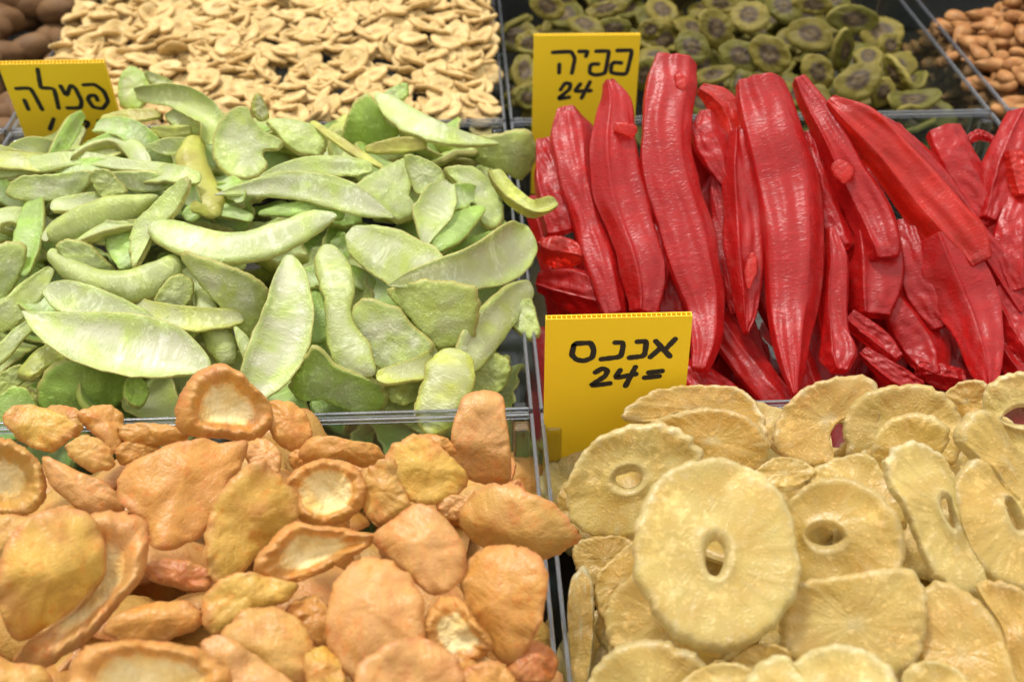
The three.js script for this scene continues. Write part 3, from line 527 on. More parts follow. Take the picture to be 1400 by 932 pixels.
// kinds: back = the rounded outer side up, cup = folded rim round a pale hollow
function K(label, s, lift, o = {}) {
  const sd = seedNo + 1, tone = o.tone ?? 'tan', cup = o.cup, hr = o.hr ?? 0.6, pc = peachColor(tone, sd), ic = insideColor(sd);
  const relief = cup
    ? (x, y, q, a, top) => top ? ((0.25 + 0.2 * noise(cos(a) * 1.8, sin(a) * 1.8, sd) + 0.09 * noise(cos(a) * 6, sin(a) * 6, sd)) * Math.exp(-pow((q - 0.8 - 0.06 * noise(cos(a) * 3, sin(a) * 3, sd + 5)) / 0.17, 2)) - 0.22 * sm(0.62, 0.1, q) + 0.05 * noise(x * 5, y * 5, sd + 2) + 0.06 * noise(x * 3, y * 3, sd)) : -0.16 * sm(0.95, 0.2, q)
    : (x, y, q, a, top) => (o.dome ?? 0.24) * 0.85 * (1 - q * q) * (top ? 1 : 0.5) + 0.10 * noise(x * 1.5, y * 1.5, sd) - 0.07 * sm(0.25, 0, abs(noise(x * 1.1 + sd, y * 1.1, sd + 3))) * q + 0.014 * noise(x * 8 + 1.5 * noise(y * 2, sd), y * 1.6, sd) * q + 0.07 * sm(0.75, 1, q) * noise(cos(a) * 3, sin(a) * 3, sd + 7) - (o.dent ? 0.13 * Math.exp(-pow(hypot(x - o.dent[0], y - o.dent[1]) / 0.42, 2)) : 0);
  const sh = laySlab(peachPile, s, { lift, sway: 20, th: 0.0021, edge: 0.06, freq: 3, round: 0.8, bow: 0.5 * noise(sd * 3.7, 1), bow2: 0.5 * noise(sd * 2.9, 8) - 0.06, wob: 0.0022, k: 0.8, around: 96, ...o, relief, color: (x, y, q, a, top, p) => cup && top ? mix3(ic(p), pc(x, y, q, a, top, p), sm(hr - 0.06, hr + 0.08, q + 0.14 * noise(cos(a) * 2.5, sin(a) * 2.5, sd + 9))) : pc(x, y, q, a, top, p) });
  const t = thing('dried_peach', label, 'dried peach', o.group, sh.centre); if (!o.group) delete t.userData.group;
  if (cup) {
    const cut = QS.findIndex((q) => q > hr), isH = (l) => l < cut;
    mesh('flesh_rim', sh.part((l) => !isH(l)), M.peach, t); mesh('hollow', sh.part(isH), M.hollow, t);
  } else mesh('flesh', sh.part(() => true), M.peach, t);
  return t;
}
// far edge of the tray
K('brown peach piece curled behind the cup-shaped half at the back', '364,552 394,547 420,568 424,600 402,614 374,602', 4, { tone: 'orange' });
K('cup-shaped dried peach half with a cream hollow, topmost at the back', '241,566 250,532 268,508 296,497 322,505 346,526 373,550 378,575 362,596 336,602 300,600 266,596 246,584', 20, { cup: 1, hr: 0.5, tone: 'orange', k: 0.85, edge: 0.04 });
K('pale peach edge behind the yellow lobe at the back corner', '58,560 84,551 108,566 110,592 84,596 62,584', 8, { tone: 'tan' });
K('yellow flattened peach half at the back corner of the tray', '7,572 30,555 62,558 92,571 112,590 96,606 68,618 38,610 14,592', 15, { tone: 'yellow' });
K('dried peach piece with an upright folded rim behind the yellow half', '103,566 140,556 166,568 168,592 156,622 134,602 118,582', 11, { tone: 'orange', dome: 0.35 });
K('small tan peach lobe drooping from the yellow half', '88,606 120,596 150,613 154,638 130,646 100,630', 19, { tone: 'tan', dome: 0.4 });
K('thin brown peach edge lying before the green peel', '164,586 200,579 240,584 260,598 222,609 170,606', 8, { tone: 'orange', th: 0.004 });
K('brown peach piece in shade under the thin brown edge', '158,612 190,600 222,616 200,636 165,634', 3, { tone: 'orange' });
K('wrinkled brown peach strip along the front of the pomelo tray', '411,622 418,601 446,596 482,603 516,607 530,624 502,638 462,626 430,630', 10, { tone: 'orange', th: 0.0045 });
K('upright smooth peach slice with a dusty top by the tray corner', '638,540 686,539 692,572 698,620 696,662 660,664 624,644 616,600 624,564', 14, { tone: 'pink', k: 0.95, dome: 0.14, edge: 0.015 });
K('little reddish peach tip beside the upright slice', '688,668 712,655 720,684 702,704 690,694', 4, { tone: 'red' });
K('pale pink peach lobes behind the big freckled half', '330,616 356,599 382,618 378,652 346,642', 9, { tone: 'pink' });
K('tan peach piece with white pith, cut by the frame edge', '-25,600 30,612 62,650 56,692 28,708 -25,702', 8, { tone: 'tan', cup: 1, hr: 0.4 });
K('pink folded peach piece under the drooping lobe', '55,622 98,640 150,664 168,692 132,704 90,684 62,656', 10, { tone: 'pink' });
K('dark wrinkled peach piece in the gap under the pink folded one', '60,700 110,690 170,700 190,730 120,730', -4, { tone: 'orange' });
K('big freckled orange peach half lying at the centre back', '164,638 198,622 240,604 300,600 338,603 334,630 312,660 306,690 282,724 246,749 206,752 200,720 168,690 154,660', 18, { tone: 'orange', dome: 0.14, dent: [0.1, -0.25], bow: -0.1 });
K('smooth yellow-orange peach half leaning on the freckled one', '322,646 350,631 380,648 404,686 396,722 362,750 336,776 310,793 284,789 279,740 286,700 302,668', 20, { tone: 'yellow', dome: 0.2 });
K('round peach half with a large cream hollow beside the yellow half', '389,664 408,640 446,627 482,637 500,665 494,696 466,716 434,723 404,706 393,684', 12, { tone: 'orange', cup: 1, hr: 0.62, edge: 0.03 });
K('shaded peach piece behind the round cream-hollowed half', '396,620 420,612 440,625 420,640 398,640', 2, { tone: 'orange' });
K('narrow folded peach piece with a pale crumpled end', '498,660 514,634 540,629 550,660 562,694 546,704 520,716 500,702', 11, { tone: 'tan', dome: 0.34 });
K('plump amber peach half leaning toward the upright slice', '529,618 555,598 582,598 612,620 636,644 642,660 622,680 590,691 560,686 538,664', 16, { tone: 'yellow', dome: 0.3 });
K('thin wavy peach rim behind the plump amber half', '548,604 576,594 612,600 624,622 596,616', 12, { tone: 'orange' });
K('small pinkish peach bit under the plump amber half', '596,690 616,676 642,684 634,708 608,708', 8, { tone: 'pink' });
K('wide tan peach half jutting over the divider toward the pineapple', '622,712 640,680 670,663 722,675 752,690 788,737 770,757 736,770 690,762 650,748 628,732', 22, { tone: 'tan', k: 0.85, dome: 0.22 });
K('boat-shaped peach half with a white hollow pointing at the smooth slice', '342,776 368,742 398,714 440,719 490,727 514,738 472,766 432,787 394,799 358,796', 18, { tone: 'orange', cup: 1, hr: 0.55 });
K('smooth rosy triangular peach half in the middle of the tray', '505,732 540,704 572,689 606,705 632,740 636,776 615,807 590,813 560,790 528,758', 25, { tone: 'pink', dome: 0.26, edge: 0.02 });
K('dented round orange peach half beside the divider', '631,800 640,760 670,745 712,745 742,766 748,800 739,850 720,886 694,907 668,892 638,850', 24, { tone: 'orange', dome: 0.26, dent: [0.15, 0.15] });
K('tall pale rosy peach half standing in the lower middle', '446,832 460,790 490,757 522,757 561,788 581,830 579,872 552,904 512,928 480,930 454,900', 17, { tone: 'pink', dome: 0.3, k: 0.9 });
K('peach half with a dim cream hollow under the dented orange one', '580,846 600,820 626,817 652,850 676,886 642,907 604,907 582,880', 14, { tone: 'orange', cup: 1, hr: 0.55 });
K('wavy peach half at the bottom beside the tall rosy one', '486,918 518,886 562,871 602,884 628,910 634,965 560,990 480,970', 24, { tone: 'pink', dome: 0.16, dent: [0, 0.1] });
K('wrinkled yellow peach piece under the smooth yellow-orange half', '273,832 290,800 330,782 372,789 408,800 392,822 350,836 312,862 284,866', 14, { tone: 'yellow', dome: 0.2 });
K('tan peach half half-buried below the wrinkled yellow piece', '300,872 330,836 372,829 412,850 432,890 424,940 380,950 330,905', 12, { tone: 'tan', dome: 0.3 });
K('rosy-rimmed peach half slanting at the bottom edge', '272,882 300,868 340,890 392,926 420,960 330,975 290,930', 18, { tone: 'pink', dent: [0.1, 0] });
K('dull brown peach piece in the shade of the big yellow oval', '142,862 168,836 210,822 262,824 278,850 232,873 178,880', 8, { tone: 'orange' });
K('dark pinkish peach folds in the gap under the freckled half', '198,772 240,764 288,783 284,806 232,802 204,792', 6, { tone: 'red' });
K('brown peach piece deep in the gap beside the tall rosy half', '390,830 430,812 452,840 450,880 420,880', 2, { tone: 'orange' });
K('ochre peach piece low between the half-buried and the tall rosy halves', '415,900 440,880 462,900 470,945 430,960', 8, { tone: 'yellow' });
K('pinkish dried peach rim showing behind the big yellow oval', '118,702 164,694 196,715 202,760 186,800 150,842 108,884 60,912 14,905 60,870 112,826 138,780 140,740', 16, { tone: 'pink', cup: 1, hr: 0.5, bow: 0.1 });
K('big smooth yellow oval peach half near the frame edge', '-6,800 8,745 40,709 80,698 124,704 144,744 142,790 112,831 70,866 26,882 4,852', 29, { tone: 'yellow', dome: 0.2, edge: 0.012 });
K('tan peach piece behind the big yellow oval at the frame edge', '-30,712 10,702 45,712 30,745 0,790 -30,800', 12, { tone: 'tan' });
K('pale peach piece low at the bottom corner', '-30,890 20,905 62,915 70,960 -30,970', 16, { tone: 'tan' });
K('cup-shaped peach half with red-edged cream hollow at the bottom edge', '93,936 110,890 160,877 232,879 282,895 313,926 306,985 200,1010 100,990', 26, { tone: 'orange', cup: 1, hr: 0.62 });
K('reddish broken peach shard beside the divider at the bottom', '694,912 730,874 762,894 758,926 720,934', 8, { tone: 'red' });
K('peach half at the bottom edge next to the reddish shard', '634,918 680,904 704,930 700,975 634,980', 17, { tone: 'orange' });
K('shaded brown peach piece between shard and bottom peach', '590,906 640,900 660,920 630,935 596,930', 6, { tone: 'orange' });
{
  const r = rng(37), GD = 'shaded peach halves deep in the heap', first = [];
  for (let i = 0; i < 150; i++) {
    const x = -0.015 - 0.33 * r(), z = 0.012 + 0.20 * r(), k = floor(r() * 4), y = RIM + peachPile(x, z) - 0.032 - 0.018 * (i % 3) - 0.006 * r();
    let t;
    if (!first[k]) {
      const pts = Array.from({ length: 10 }, (_, q) => { const a = q / 10 * 2 * PI, e = 0.019 + 0.004 * r(); return [e * 1.25 * cos(a), e * sin(a)]; }), pc = peachColor(['tan', 'pink', 'orange', 'tan'][k], k);
      const sh = slab(V(0, 0, 0), V(0, 1, 0), V(0, 0, -1), pts, { seed: 600 + k, around: 48, th: 0.0032, round: 0.72, wob: 0.002, edge: 0.05, relief: (x, y, q) => 0.25 * (1 - q * q), color: pc });
      t = first[k] = thing('dried_peach', 'brownish dried peach half partly buried in the gaps of the heap', 'dried peach', GD, V(0, 0, 0)); mesh('flesh', sh.part(() => true), M.peach, t);
    } else { t = first[k].clone(); t.name = numbered('dried_peach'); scene.add(t); }
    t.position.set(x, i < 100 ? max(0.016, y) : 0.055 + 0.02 * r(), z); t.rotation.set((r() - 0.3) * (i < 100 ? 1.9 : 0.7), r() * 6.28, (r() - 0.5) * 1.6, 'YXZ');
  }
}

// ---------------------------------------------------------------- candied pineapple rings
const GOLD = { light: [0.98, 0.79, 0.33], mid: [0.97, 0.73, 0.27], amber: [0.95, 0.66, 0.22] }, WHITE = [0.97, 0.86, 0.60];  // amber: darker tone, puts shade into the colour of rear and sunken slices
const pineColor = (tone, seed, frost) => (x, y, q, a, top, p) => {
  const b = GOLD[tone], nz = fbm(p.x * 70 + seed, p.y * 70, p.z * 70), n2 = fbm(p.x * 240, p.y * 240, p.z * 240), fib = noise(a * 9 + seed, q * 2.2, seed) * 0.6 + noise(a * 22, q * 3, seed + 2) * 0.4;
  let c = mix3(b, [b[0] * 0.88, b[1] * 0.76, b[2] * 0.6], clamp(0.4 + 1.3 * nz));
  const f = clamp(sm(0.86, 0.98, q + 0.16 * n2) * 0.75 + sm(0.2, 0.04, q + 0.06 * n2) * 0.7 + sm(0.18, 0.5, fib) * 0.35 + sm(0.2, 0.55, n2 + 0.4 * nz) * 0.5);
  return mix3(c, WHITE, f * frost);
};
function N(label, s, lift, o = {}) {
  const sd = seedNo + 1;
  const relief = (x, y, q, a, top) => (top ? 1 : -1) * (0.045 * sm(0.55, 0.95, q) + 0.024 * noise(a * 5 + sd, q * 1.6, sd) * q + 0.013 * noise(a * 15, q * 2.5, sd + 1) * q + 0.012 * abs(noise(a * 9 + 2 * noise(q * 4, sd), q * 3, sd + 6)) * q + (o.hole ? 0.06 * sm(0.26, 0.10, q) * 1 - 0.05 * sm(0.1, 0.0, q) : 0)) + 0.05 * noise(x * 1.3 + sd, y * 1.3, sd);
  const sh = laySlab(pinePile, s, { lift, sway: 12, th: 0.0040, edge: 0.042, freq: 6, round: 0.88, wob: 0.0018, k: 0.85, around: 132, ...o, relief, color: pineColor(o.tone ?? 'mid', sd, o.frost ?? 0.7) });
  const t = thing('pineapple_ring', label, 'candied pineapple', o.group, sh.centre); if (!o.group) delete t.userData.group;
  if (o.hole) { const inr = (l) => l < 3 || l >= 2 * QS.length - 4; mesh('flesh', sh.part((l) => !inr(l)), M.pine, t); mesh('hole_rim', sh.part(inr), M.pine, t); } else mesh('flesh', sh.part(() => true), M.pine, t);
  return t;
}
// behind
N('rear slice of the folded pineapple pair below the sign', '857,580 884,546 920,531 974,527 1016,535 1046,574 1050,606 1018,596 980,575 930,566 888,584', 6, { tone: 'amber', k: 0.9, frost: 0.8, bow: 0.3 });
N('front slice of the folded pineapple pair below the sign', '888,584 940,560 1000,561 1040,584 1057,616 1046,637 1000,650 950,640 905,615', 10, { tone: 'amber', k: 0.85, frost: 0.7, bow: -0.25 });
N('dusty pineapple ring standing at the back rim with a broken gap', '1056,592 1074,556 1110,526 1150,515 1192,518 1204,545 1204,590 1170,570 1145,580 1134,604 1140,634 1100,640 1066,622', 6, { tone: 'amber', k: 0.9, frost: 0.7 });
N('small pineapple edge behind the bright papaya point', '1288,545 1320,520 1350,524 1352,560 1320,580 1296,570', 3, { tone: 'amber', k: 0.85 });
N('upright pineapple ring at the back, half hidden by two others', '1154,600 1160,560 1185,538 1235,526 1280,532 1310,560 1320,600 1300,640 1230,655 1170,640', 8, { tone: 'mid', k: 0.9, frost: 0.45 });
N('scalloped pineapple slice arched before the upright ring', '1192,640 1196,600 1215,575 1250,564 1285,572 1300,590 1290,620 1250,640 1225,700 1196,690', 14, { tone: 'mid', k: 0.85, frost: 0.6, edge: 0.04 });
N('pineapple slice edge peeking over the biggest ring', '1030,650 1060,627 1096,631 1118,648 1085,670 1045,668', 10, { tone: 'mid', k: 0.7 });
N('pineapple slice wedged above the round ring with a clear hole', '1100,656 1140,629 1190,626 1216,662 1240,720 1180,700', 9, { tone: 'mid', k: 0.75 });
N('flat shade-toned pineapple piece deep below the tilted ring', '785,745 858,734 876,760 850,796 815,806 790,784', -6, { tone: 'amber', frost: 0.3 });
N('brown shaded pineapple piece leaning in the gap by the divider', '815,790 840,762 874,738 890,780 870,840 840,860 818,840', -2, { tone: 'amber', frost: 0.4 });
N('white-frosted pineapple slice standing on edge against the divider', '776,836 782,792 797,773 809,790 813,850 810,905 800,945 784,945 779,880', 4, { tone: 'amber', frost: 1.3, k: 0.95, edge: 0.03, th: 0.005 });
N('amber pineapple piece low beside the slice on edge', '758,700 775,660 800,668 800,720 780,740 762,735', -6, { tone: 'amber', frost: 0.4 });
N('pineapple ring half covered by the biggest ring near the bottom', '828,850 838,812 870,786 910,778 960,800 1000,850 1000,890 950,912 880,900 836,885', 9, { tone: 'mid', k: 0.8, frost: 0.4 });
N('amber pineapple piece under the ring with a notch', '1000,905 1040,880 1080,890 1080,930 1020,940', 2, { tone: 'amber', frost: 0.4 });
N('pineapple ring below the clear-holed ring with a small notch', '1066,850 1080,800 1130,790 1190,780 1240,778 1262,800 1269,850 1255,905 1210,930 1120,930 1076,900', 10, { tone: 'mid', k: 0.8, frost: 0.55 });
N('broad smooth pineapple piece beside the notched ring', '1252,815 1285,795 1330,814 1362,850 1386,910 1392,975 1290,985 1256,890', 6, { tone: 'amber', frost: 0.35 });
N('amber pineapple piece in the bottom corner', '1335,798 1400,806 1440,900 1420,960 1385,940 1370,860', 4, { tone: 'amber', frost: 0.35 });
N('pineapple ring cut by the frame edge, tilted above the leaning rings', '1306,596 1328,564 1352,564 1376,600 1410,640 1440,690 1424,716 1390,692 1350,642 1320,616', 17, { tone: 'mid', k: 0.75, frost: 0.7, tilt: [0, 15] });
N('pale pineapple ring highest at the frame edge', '1344,572 1350,530 1376,511 1425,514 1440,600 1425,634 1378,612 1356,596', 22, { tone: 'light', k: 0.9, hole: '1372,572 1390,558 1415,560 1420,575 1395,580', frost: 0.8 });
N('pineapple ring leaning at the frame edge with a slit-like hole', '1298,690 1313,641 1336,629 1366,660 1402,700 1424,760 1412,808 1370,802 1330,772 1304,728', 15, { tone: 'mid', hole: '1374,690 1380,686 1390,705 1398,724 1390,724 1380,708', frost: 0.8, tilt: [0, 18] });
N('white-edged pineapple ring leaning steeply, seen nearly edge-on', '1210,628 1234,606 1270,611 1300,644 1308,690 1322,740 1349,796 1346,817 1312,817 1274,787 1254,742 1238,702 1214,662', 22, { tone: 'light', hole: '1288,684 1296,682 1303,700 1306,722 1298,716 1290,700', frost: 1.0, tilt: [0, 22], edge: 0.05 });
// the flat bright rings
N('tilted pale pineapple ring beside the foot of the pineapple sign', '772,668 784,640 806,606 832,590 870,580 915,580 945,598 963,622 962,660 930,700 890,728 840,734 800,726 776,700', 16, { tone: 'light', hole: '842,656 850,643 866,641 877,651 872,663 856,667', frost: 0.75, edge: 0.04 });
N('round pineapple ring with a clear oval hole beside the biggest one', '1066,745 1078,690 1110,660 1155,653 1200,672 1232,715 1238,760 1225,805 1195,830 1150,845 1100,838 1075,810', 21, { tone: 'mid', hole: oval(1130, 733, 24, 13, 0, 0.03), frost: 0.55, edge: 0.03 });
N('biggest flat pineapple ring lying on top of the heap', '866,770 874,700 900,655 950,632 995,628 1040,648 1074,690 1092,750 1092,800 1068,850 1020,884 970,892 920,868 884,820', 30, { tone: 'light', hole: '965,766 969,746 980,740 990,752 988,775 980,788 970,784', frost: 0.65, edge: 0.03 });
N('bright pineapple ring at the bottom edge with a cleft', '1018,940 1040,908 1075,898 1086,908 1100,896 1150,884 1195,896 1228,925 1236,985 1180,1040 1080,1045 1025,1000', 32, { tone: 'light', frost: 0.9, hole: oval(1130, 985, 20, 14) });
N('scalloped pineapple ring at the bottom beside the slice on edge', '796,955 812,915 845,885 890,874 935,886 968,912 975,970 930,1020 850,1020 805,1000', 24, { tone: 'mid', frost: 0.75, hole: oval(885, 962, 20, 14) });
N('pineapple ring edge low between the two bottom rings', '930,940 965,912 1010,908 1045,930 1040,980 950,985', 16, { tone: 'mid', frost: 0.6 });
N('small bright pineapple piece at the bottom near the corner', '1232,940 1246,910 1285,906 1322,926 1336,975 1240,980', 15, { tone: 'light', frost: 0.7 });
{
  const r = rng(51), GD = 'shaded pineapple rings deep in the heap', first = [];
  for (let i = 0; i < 90; i++) {
    const x = 0.022 + 0.32 * r(), z = 0.015 + 0.20 * r(), k = floor(r() * 3), y = RIM + pinePile(x, z) - 0.030 - 0.016 * (i % 3) - 0.006 * r();
    let t;
    if (!first[k]) {
      const pts = Array.from({ length: 14 }, (_, q) => { const a = q / 14 * 2 * PI, e = 0.032 + 0.004 * r(); return [e * cos(a), e * sin(a)]; }), hl = Array.from({ length: 8 }, (_, q) => { const a = q / 8 * 2 * PI; return [0.008 * cos(a), 0.007 * sin(a)]; });
      const sh = slab(V(0, 0, 0), V(0, 1, 0), V(0, 0, -1), pts, { seed: 700 + k, around: 60, th: 0.003, hole: hl, edge: 0.05, round: 0.86, wob: 0.004, bow: (k - 1) * 0.15, color: pineColor('mid', k, 0.5) });
      t = first[k] = thing('pineapple_ring', 'amber candied pineapple ring partly buried in the gaps of the heap', 'candied pineapple', GD, V(0, 0, 0)); mesh('flesh', sh.part(() => true), M.pine, t);
    } else { t = first[k].clone(); t.name = numbered('pineapple_ring'); scene.add(t); }
    t.position.set(x, max(0.02, y), z); t.rotation.set((r() - 0.1) * 1.1, (r() - 0.5) * 2, (r() - 0.5) * 1.0, 'YXZ');
  }
}

// ---------------------------------------------------------------- banana chips, kiwi slices, almonds, nuts behind
const CHIP = [0.60, 0.40, 0.14], CHIPPALE = [0.73, 0.55, 0.26], CHIPDARK = [0.34, 0.19, 0.07];
const chipColor = (sd) => (x, y, q, a, top, p) => { const nz = fbm(p.x * 150 + sd, p.y * 150, p.z * 150); let c = mix3(CHIP, CHIPPALE, clamp(0.5 + nz)); c = mix3(c, CHIPDARK, sm(0.52, 0.16, q) * (0.4 + 0.6 * clamp(0.5 + noise(a * 3, sd))) * 0.85); return mix3(c, [0.5, 0.28, 0.09], sm(0.9, 1, q) * 0.5); };
const chipProtos = [];
{
  const r = rng(61), label = 'thin pale yellow banana chip in the heap of chips', GD = 'banana chips in the clear tray';
  for (let k = 0; k < 7; k++) {
    const e = 0.0106 + 0.0024 * r(), ov = 1 + 0.35 * r();
    const pts = Array.from({ length: 9 }, (_, q) => { const a = q / 9 * 2 * PI, w = 1 + (r() - 0.5) * 0.16; return [e * ov * w * cos(a), e * w * sin(a)]; });
    const sh = slab(V(0, 0, 0), V(0, 1, 0), V(0, 0, -1), pts, { seed: 800 + k, around: 36, th: 0.0018, round: 0.85, edge: 0.06, bow: (r() - 0.5) * 0.35, bow2: (r() - 0.5) * 0.35, wob: 0.0015, relief: (x, y, q, a, top) => (top ? -1 : 1) * 0.05 * sm(0.35, 0.05, q), color: chipColor(k) });
    chipProtos.push({ geo: sh.part(() => true) });
  }
  const place = (z0, z1, x0, x1, n, drop, out) => { for (let i = 0; i < n; i++) { const x = lerp(x0, x1, r()), z = lerp(z0, z1, r()); out.push([x, RIM + bananaPile(x, z) - drop * r(), z, (r() - 0.4) * 1.3, r() * 6.28, (r() - 0.5) * 1.1, floor(r() * 7)]); } };
  const top = [], low = [];
  place(-0.670, -0.384, -0.378, -0.014, 300, 0.007, top);
  place(-0.690, -0.384, -0.38, -0.012, 700, 0.001, low);
  for (const [x, y, z, a, b, c, k] of top) {
    const t = new THREE.Mesh(chipProtos[k].geo, M.banana); t.name = numbered('banana_chip'); t.castShadow = t.receiveShadow = true; scene.add(t); tag(t, label, 'banana chip', GD);
    t.position.set(x, y, z); t.rotation.set(a, b, c, 'YXZ');
  }
  const geos = low.map(([x, y, z, a, b, c, k]) => chipProtos[k].geo.clone().applyMatrix4(new THREE.Matrix4().compose(V(x, y - 0.008, z), new THREE.Quaternion().setFromEuler(new THREE.Euler(a, b, c, 'YXZ')), V(1, 1, 1))));
  const heap = mesh('banana_chip_heap', mergeGeometries(geos), M.banana, scene);
  tag(heap, 'mass of pale banana chips under the loose ones on top', 'banana chips', null, 'stuff');
}
// kiwi slices: green ring, dark seed ring, pale core
const KIWI = [[0.135, 0.108, 0.014], [0.10, 0.09, 0.011], [0.165, 0.13, 0.020]];
const kiwiColor = (k, sd) => (x, y, q, a, top, p) => {
  const nz = fbm(p.x * 110 + sd, p.y * 110, p.z * 110), n2 = noise(a * 9 + sd, q * 3, sd); let c = mix3(KIWI[k % 3], mul3(KIWI[k % 3], 1.35), clamp(0.4 + nz));
  if (q < 0.62) c = mix3(c, [0.05, 0.028, 0.026], sm(0.60, 0.42, q + 0.12 * n2) * 0.85);
  if (q < 0.34) c = mix3(c, [0.17, 0.12, 0.05], sm(0.34, 0.16, q + 0.08 * n2) * (k === 1 ? 0.9 : 0.55));
  return mix3(c, [0.34, 0.28, 0.07], sm(0.93, 1, q) * 0.6);
};
function kiwiParts(sh, t) {
  const c1 = QS.findIndex((q) => q > 0.2), c2 = QS.findIndex((q) => q > 0.5), L2 = 2 * QS.length, f = (l) => min(l, L2 - 2 - l);
  mesh('flesh', sh.part((l) => f(l) >= c2 || l === L2 - 1 && false), M.kiwi, t);
  const ring = mesh('seed_ring', sh.part((l) => f(l) < c2 && f(l) >= c1), M.kiwi, t); mesh('core', sh.part((l) => f(l) < c1 || l === L2 - 1), M.kiwi, ring);
}
const kiwiRelief = (sd) => (x, y, q, a, top) => (top ? 1 : -1) * (0.02 * sm(0.5, 0.75, q) - 0.015 * sm(0.4, 0.2, q) + 0.02 * noise(a * 5, q * 3, sd));
function J(label, x, y, rx, ry, deg, lift, o = {}) {
  const sd = seedNo + 1, sh = laySlab(kiwiPile, oval(x, y, rx, ry, deg, 0.05, 12, sd), { lift, th: 0.0026, edge: 0.03, round: 0.86, wob: 0.003, bow: 0.4 * noise(sd * 3.3, 2), bow2: -0.15 + 0.3 * noise(sd * 1.7, 5), sway: 26, k: 0.6, around: 60, ...o, relief: kiwiRelief(sd), color: kiwiColor(o.shade ?? sd, sd) });
  const t = thing('kiwi_slice', label, 'dried kiwi', undefined, sh.centre); delete t.userData.group; kiwiParts(sh, t); return t;
}
J('dark-hearted kiwi slice lying open above the slim papaya spear', 1108, 47, 33, 23, 8, 14);
J('oval kiwi slice uppermost by the clear side wall', 1168, 26, 36, 20, 4, 18);
J('kiwi slice under the uppermost oval one', 1204, 44, 32, 24, 14, 8);
J('kiwi slice with a wide greyish middle above the widest papaya spear', 1053, 74, 31, 25, 42, 15);
J('kiwi slice overlapped by the wide grey-hearted one', 1012, 76, 30, 24, 20, 9);
J('kiwi slice with a bright pale core at the back of the tray', 1026, 22, 27, 22, -5, 12);
J('bright green tilted kiwi slice beside the slim papaya spear', 1174, 111, 36, 24, -26, 16);
J('narrow kiwi slice standing on edge between flat ones', 1154, 68, 12, 31, 10, 17, { k: 0.95, tilt: [0, 40] });
J('kiwi slice sunk behind the tip of the slim papaya spear', 1119, 98, 22, 27, -32, 9);
J('curved kiwi slice standing on edge near the tray corner', 1226, 101, 12, 29, -32, 15, { k: 0.95, tilt: [0, -40] });
J('flat kiwi slice lowest in the tray corner', 1248, 139, 38, 15, -4, 6, { k: 0.3 });
J('small kiwi slice between the edge-standing ones', 1188, 78, 21, 17, -10, 11);
J('shaded kiwi slice against the clear side wall', 1217, 62, 16, 19, 0, 6);
J('kiwi slice at the top edge left of the dark-hearted one'.replace('left of', 'next to'), 1072, 8, 26, 20, 20, 12);
J('kiwi slice at the top edge above the dark-hearted one', 1112, 6, 28, 14, 6, 15);
J('tilted kiwi slice with a violet heart behind the tallest papaya spear', 978, 38, 23, 29, -22, 15);
J('brownish kiwi slice leaning beside the tallest papaya spear', 946, 64, 25, 22, 38, 17);
J('half-seen kiwi slice peeking past the top edge of the papaya sign', 724, 60, 20, 20, 0, 6);
J('kiwi slice against the divider beside the papaya sign', 716, 98, 17, 25, -6, 8);
J('kiwi slice low in the corner beside the papaya sign', 722, 134, 20, 16, 10, 4);
J('pale-faced kiwi slice at the top above the papaya sign', 748, 8, 26, 18, 25, 16);
J('kiwi slice behind the papaya sign with a yellowish face', 800, 33, 26, 14, 18, 12);
J('kiwi slice showing its rim above the papaya sign', 838, 38, 26, 15, -4, 10);
J('long flat kiwi slice at the top behind the papaya sign', 830, 12, 30, 11, -14, 15);
J('green kiwi slice beside the corner of the papaya sign', 890, 40, 18, 15, -15, 11);
J('kiwi slice between the sign and the tallest papaya spear', 882, 102, 16, 25, 15, 8);
J('dim kiwi slice at the top between two brighter ones', 905, 14, 24, 18, 30, 8);
J('kiwi slice lying flat behind the brownish leaning one', 975, 104, 30, 12, -15, 9, { k: 0.3 });
J('kiwi slice behind the curving papaya top', 1010, 112, 12, 20, 8, 6);
J('kiwi slice in shade beside the flat corner one', 1208, 126, 16, 22, 20, 6);
J('dull kiwi slice peeking between papaya spears', 1092, 128, 20, 18, 0, 4);
J('kiwi slice cut by the top edge near the side wall', 1140, 2, 26, 12, 0, 12);
J('kiwi slice at the top edge beside the pale-cored one', 985, 4, 24, 14, 10, 8);
{
  const r = rng(71), GD = 'kiwi slices deeper in the tray', first = [];
  for (let i = 0; i < 150; i++) {
    const x = 0.015 + 0.345 * r(), z = -0.68 + 0.295 * r(), k = floor(r() * 5), y = RIM + kiwiPile(x, z) - 0.008 - 0.011 * (i % 3) - 0.004 * r();
    let t;
    if (!first[k]) {
      const pts = Array.from({ length: 10 }, (_, q) => { const a = q / 10 * 2 * PI, e = 0.0155 + 0.002 * r(); return [e * 1.3 * cos(a), e * cos(0.3) * sin(a)]; });
      const sh = slab(V(0, 0, 0), V(0, 1, 0), V(0, 0, -1), pts, { seed: 900 + k, around: 40, th: 0.0025, round: 0.86, wob: 0.003, bow: (r() - 0.5) * 0.4, relief: kiwiRelief(k), color: kiwiColor(k, k) });
      t = first[k] = thing('kiwi_slice', 'olive green dried kiwi slice among the lower slices in its tray', 'dried kiwi', GD, V(0, 0, 0)); kiwiParts(sh, t);
    } else { t = first[k].clone(); t.name = numbered('kiwi_slice'); scene.add(t); }
    t.position.set(x, max(0.01, y), z); t.rotation.set((r() - 0.3) * 1.5, r() * 6.28, (r() - 0.5) * 1.3, 'YXZ');
  }
}
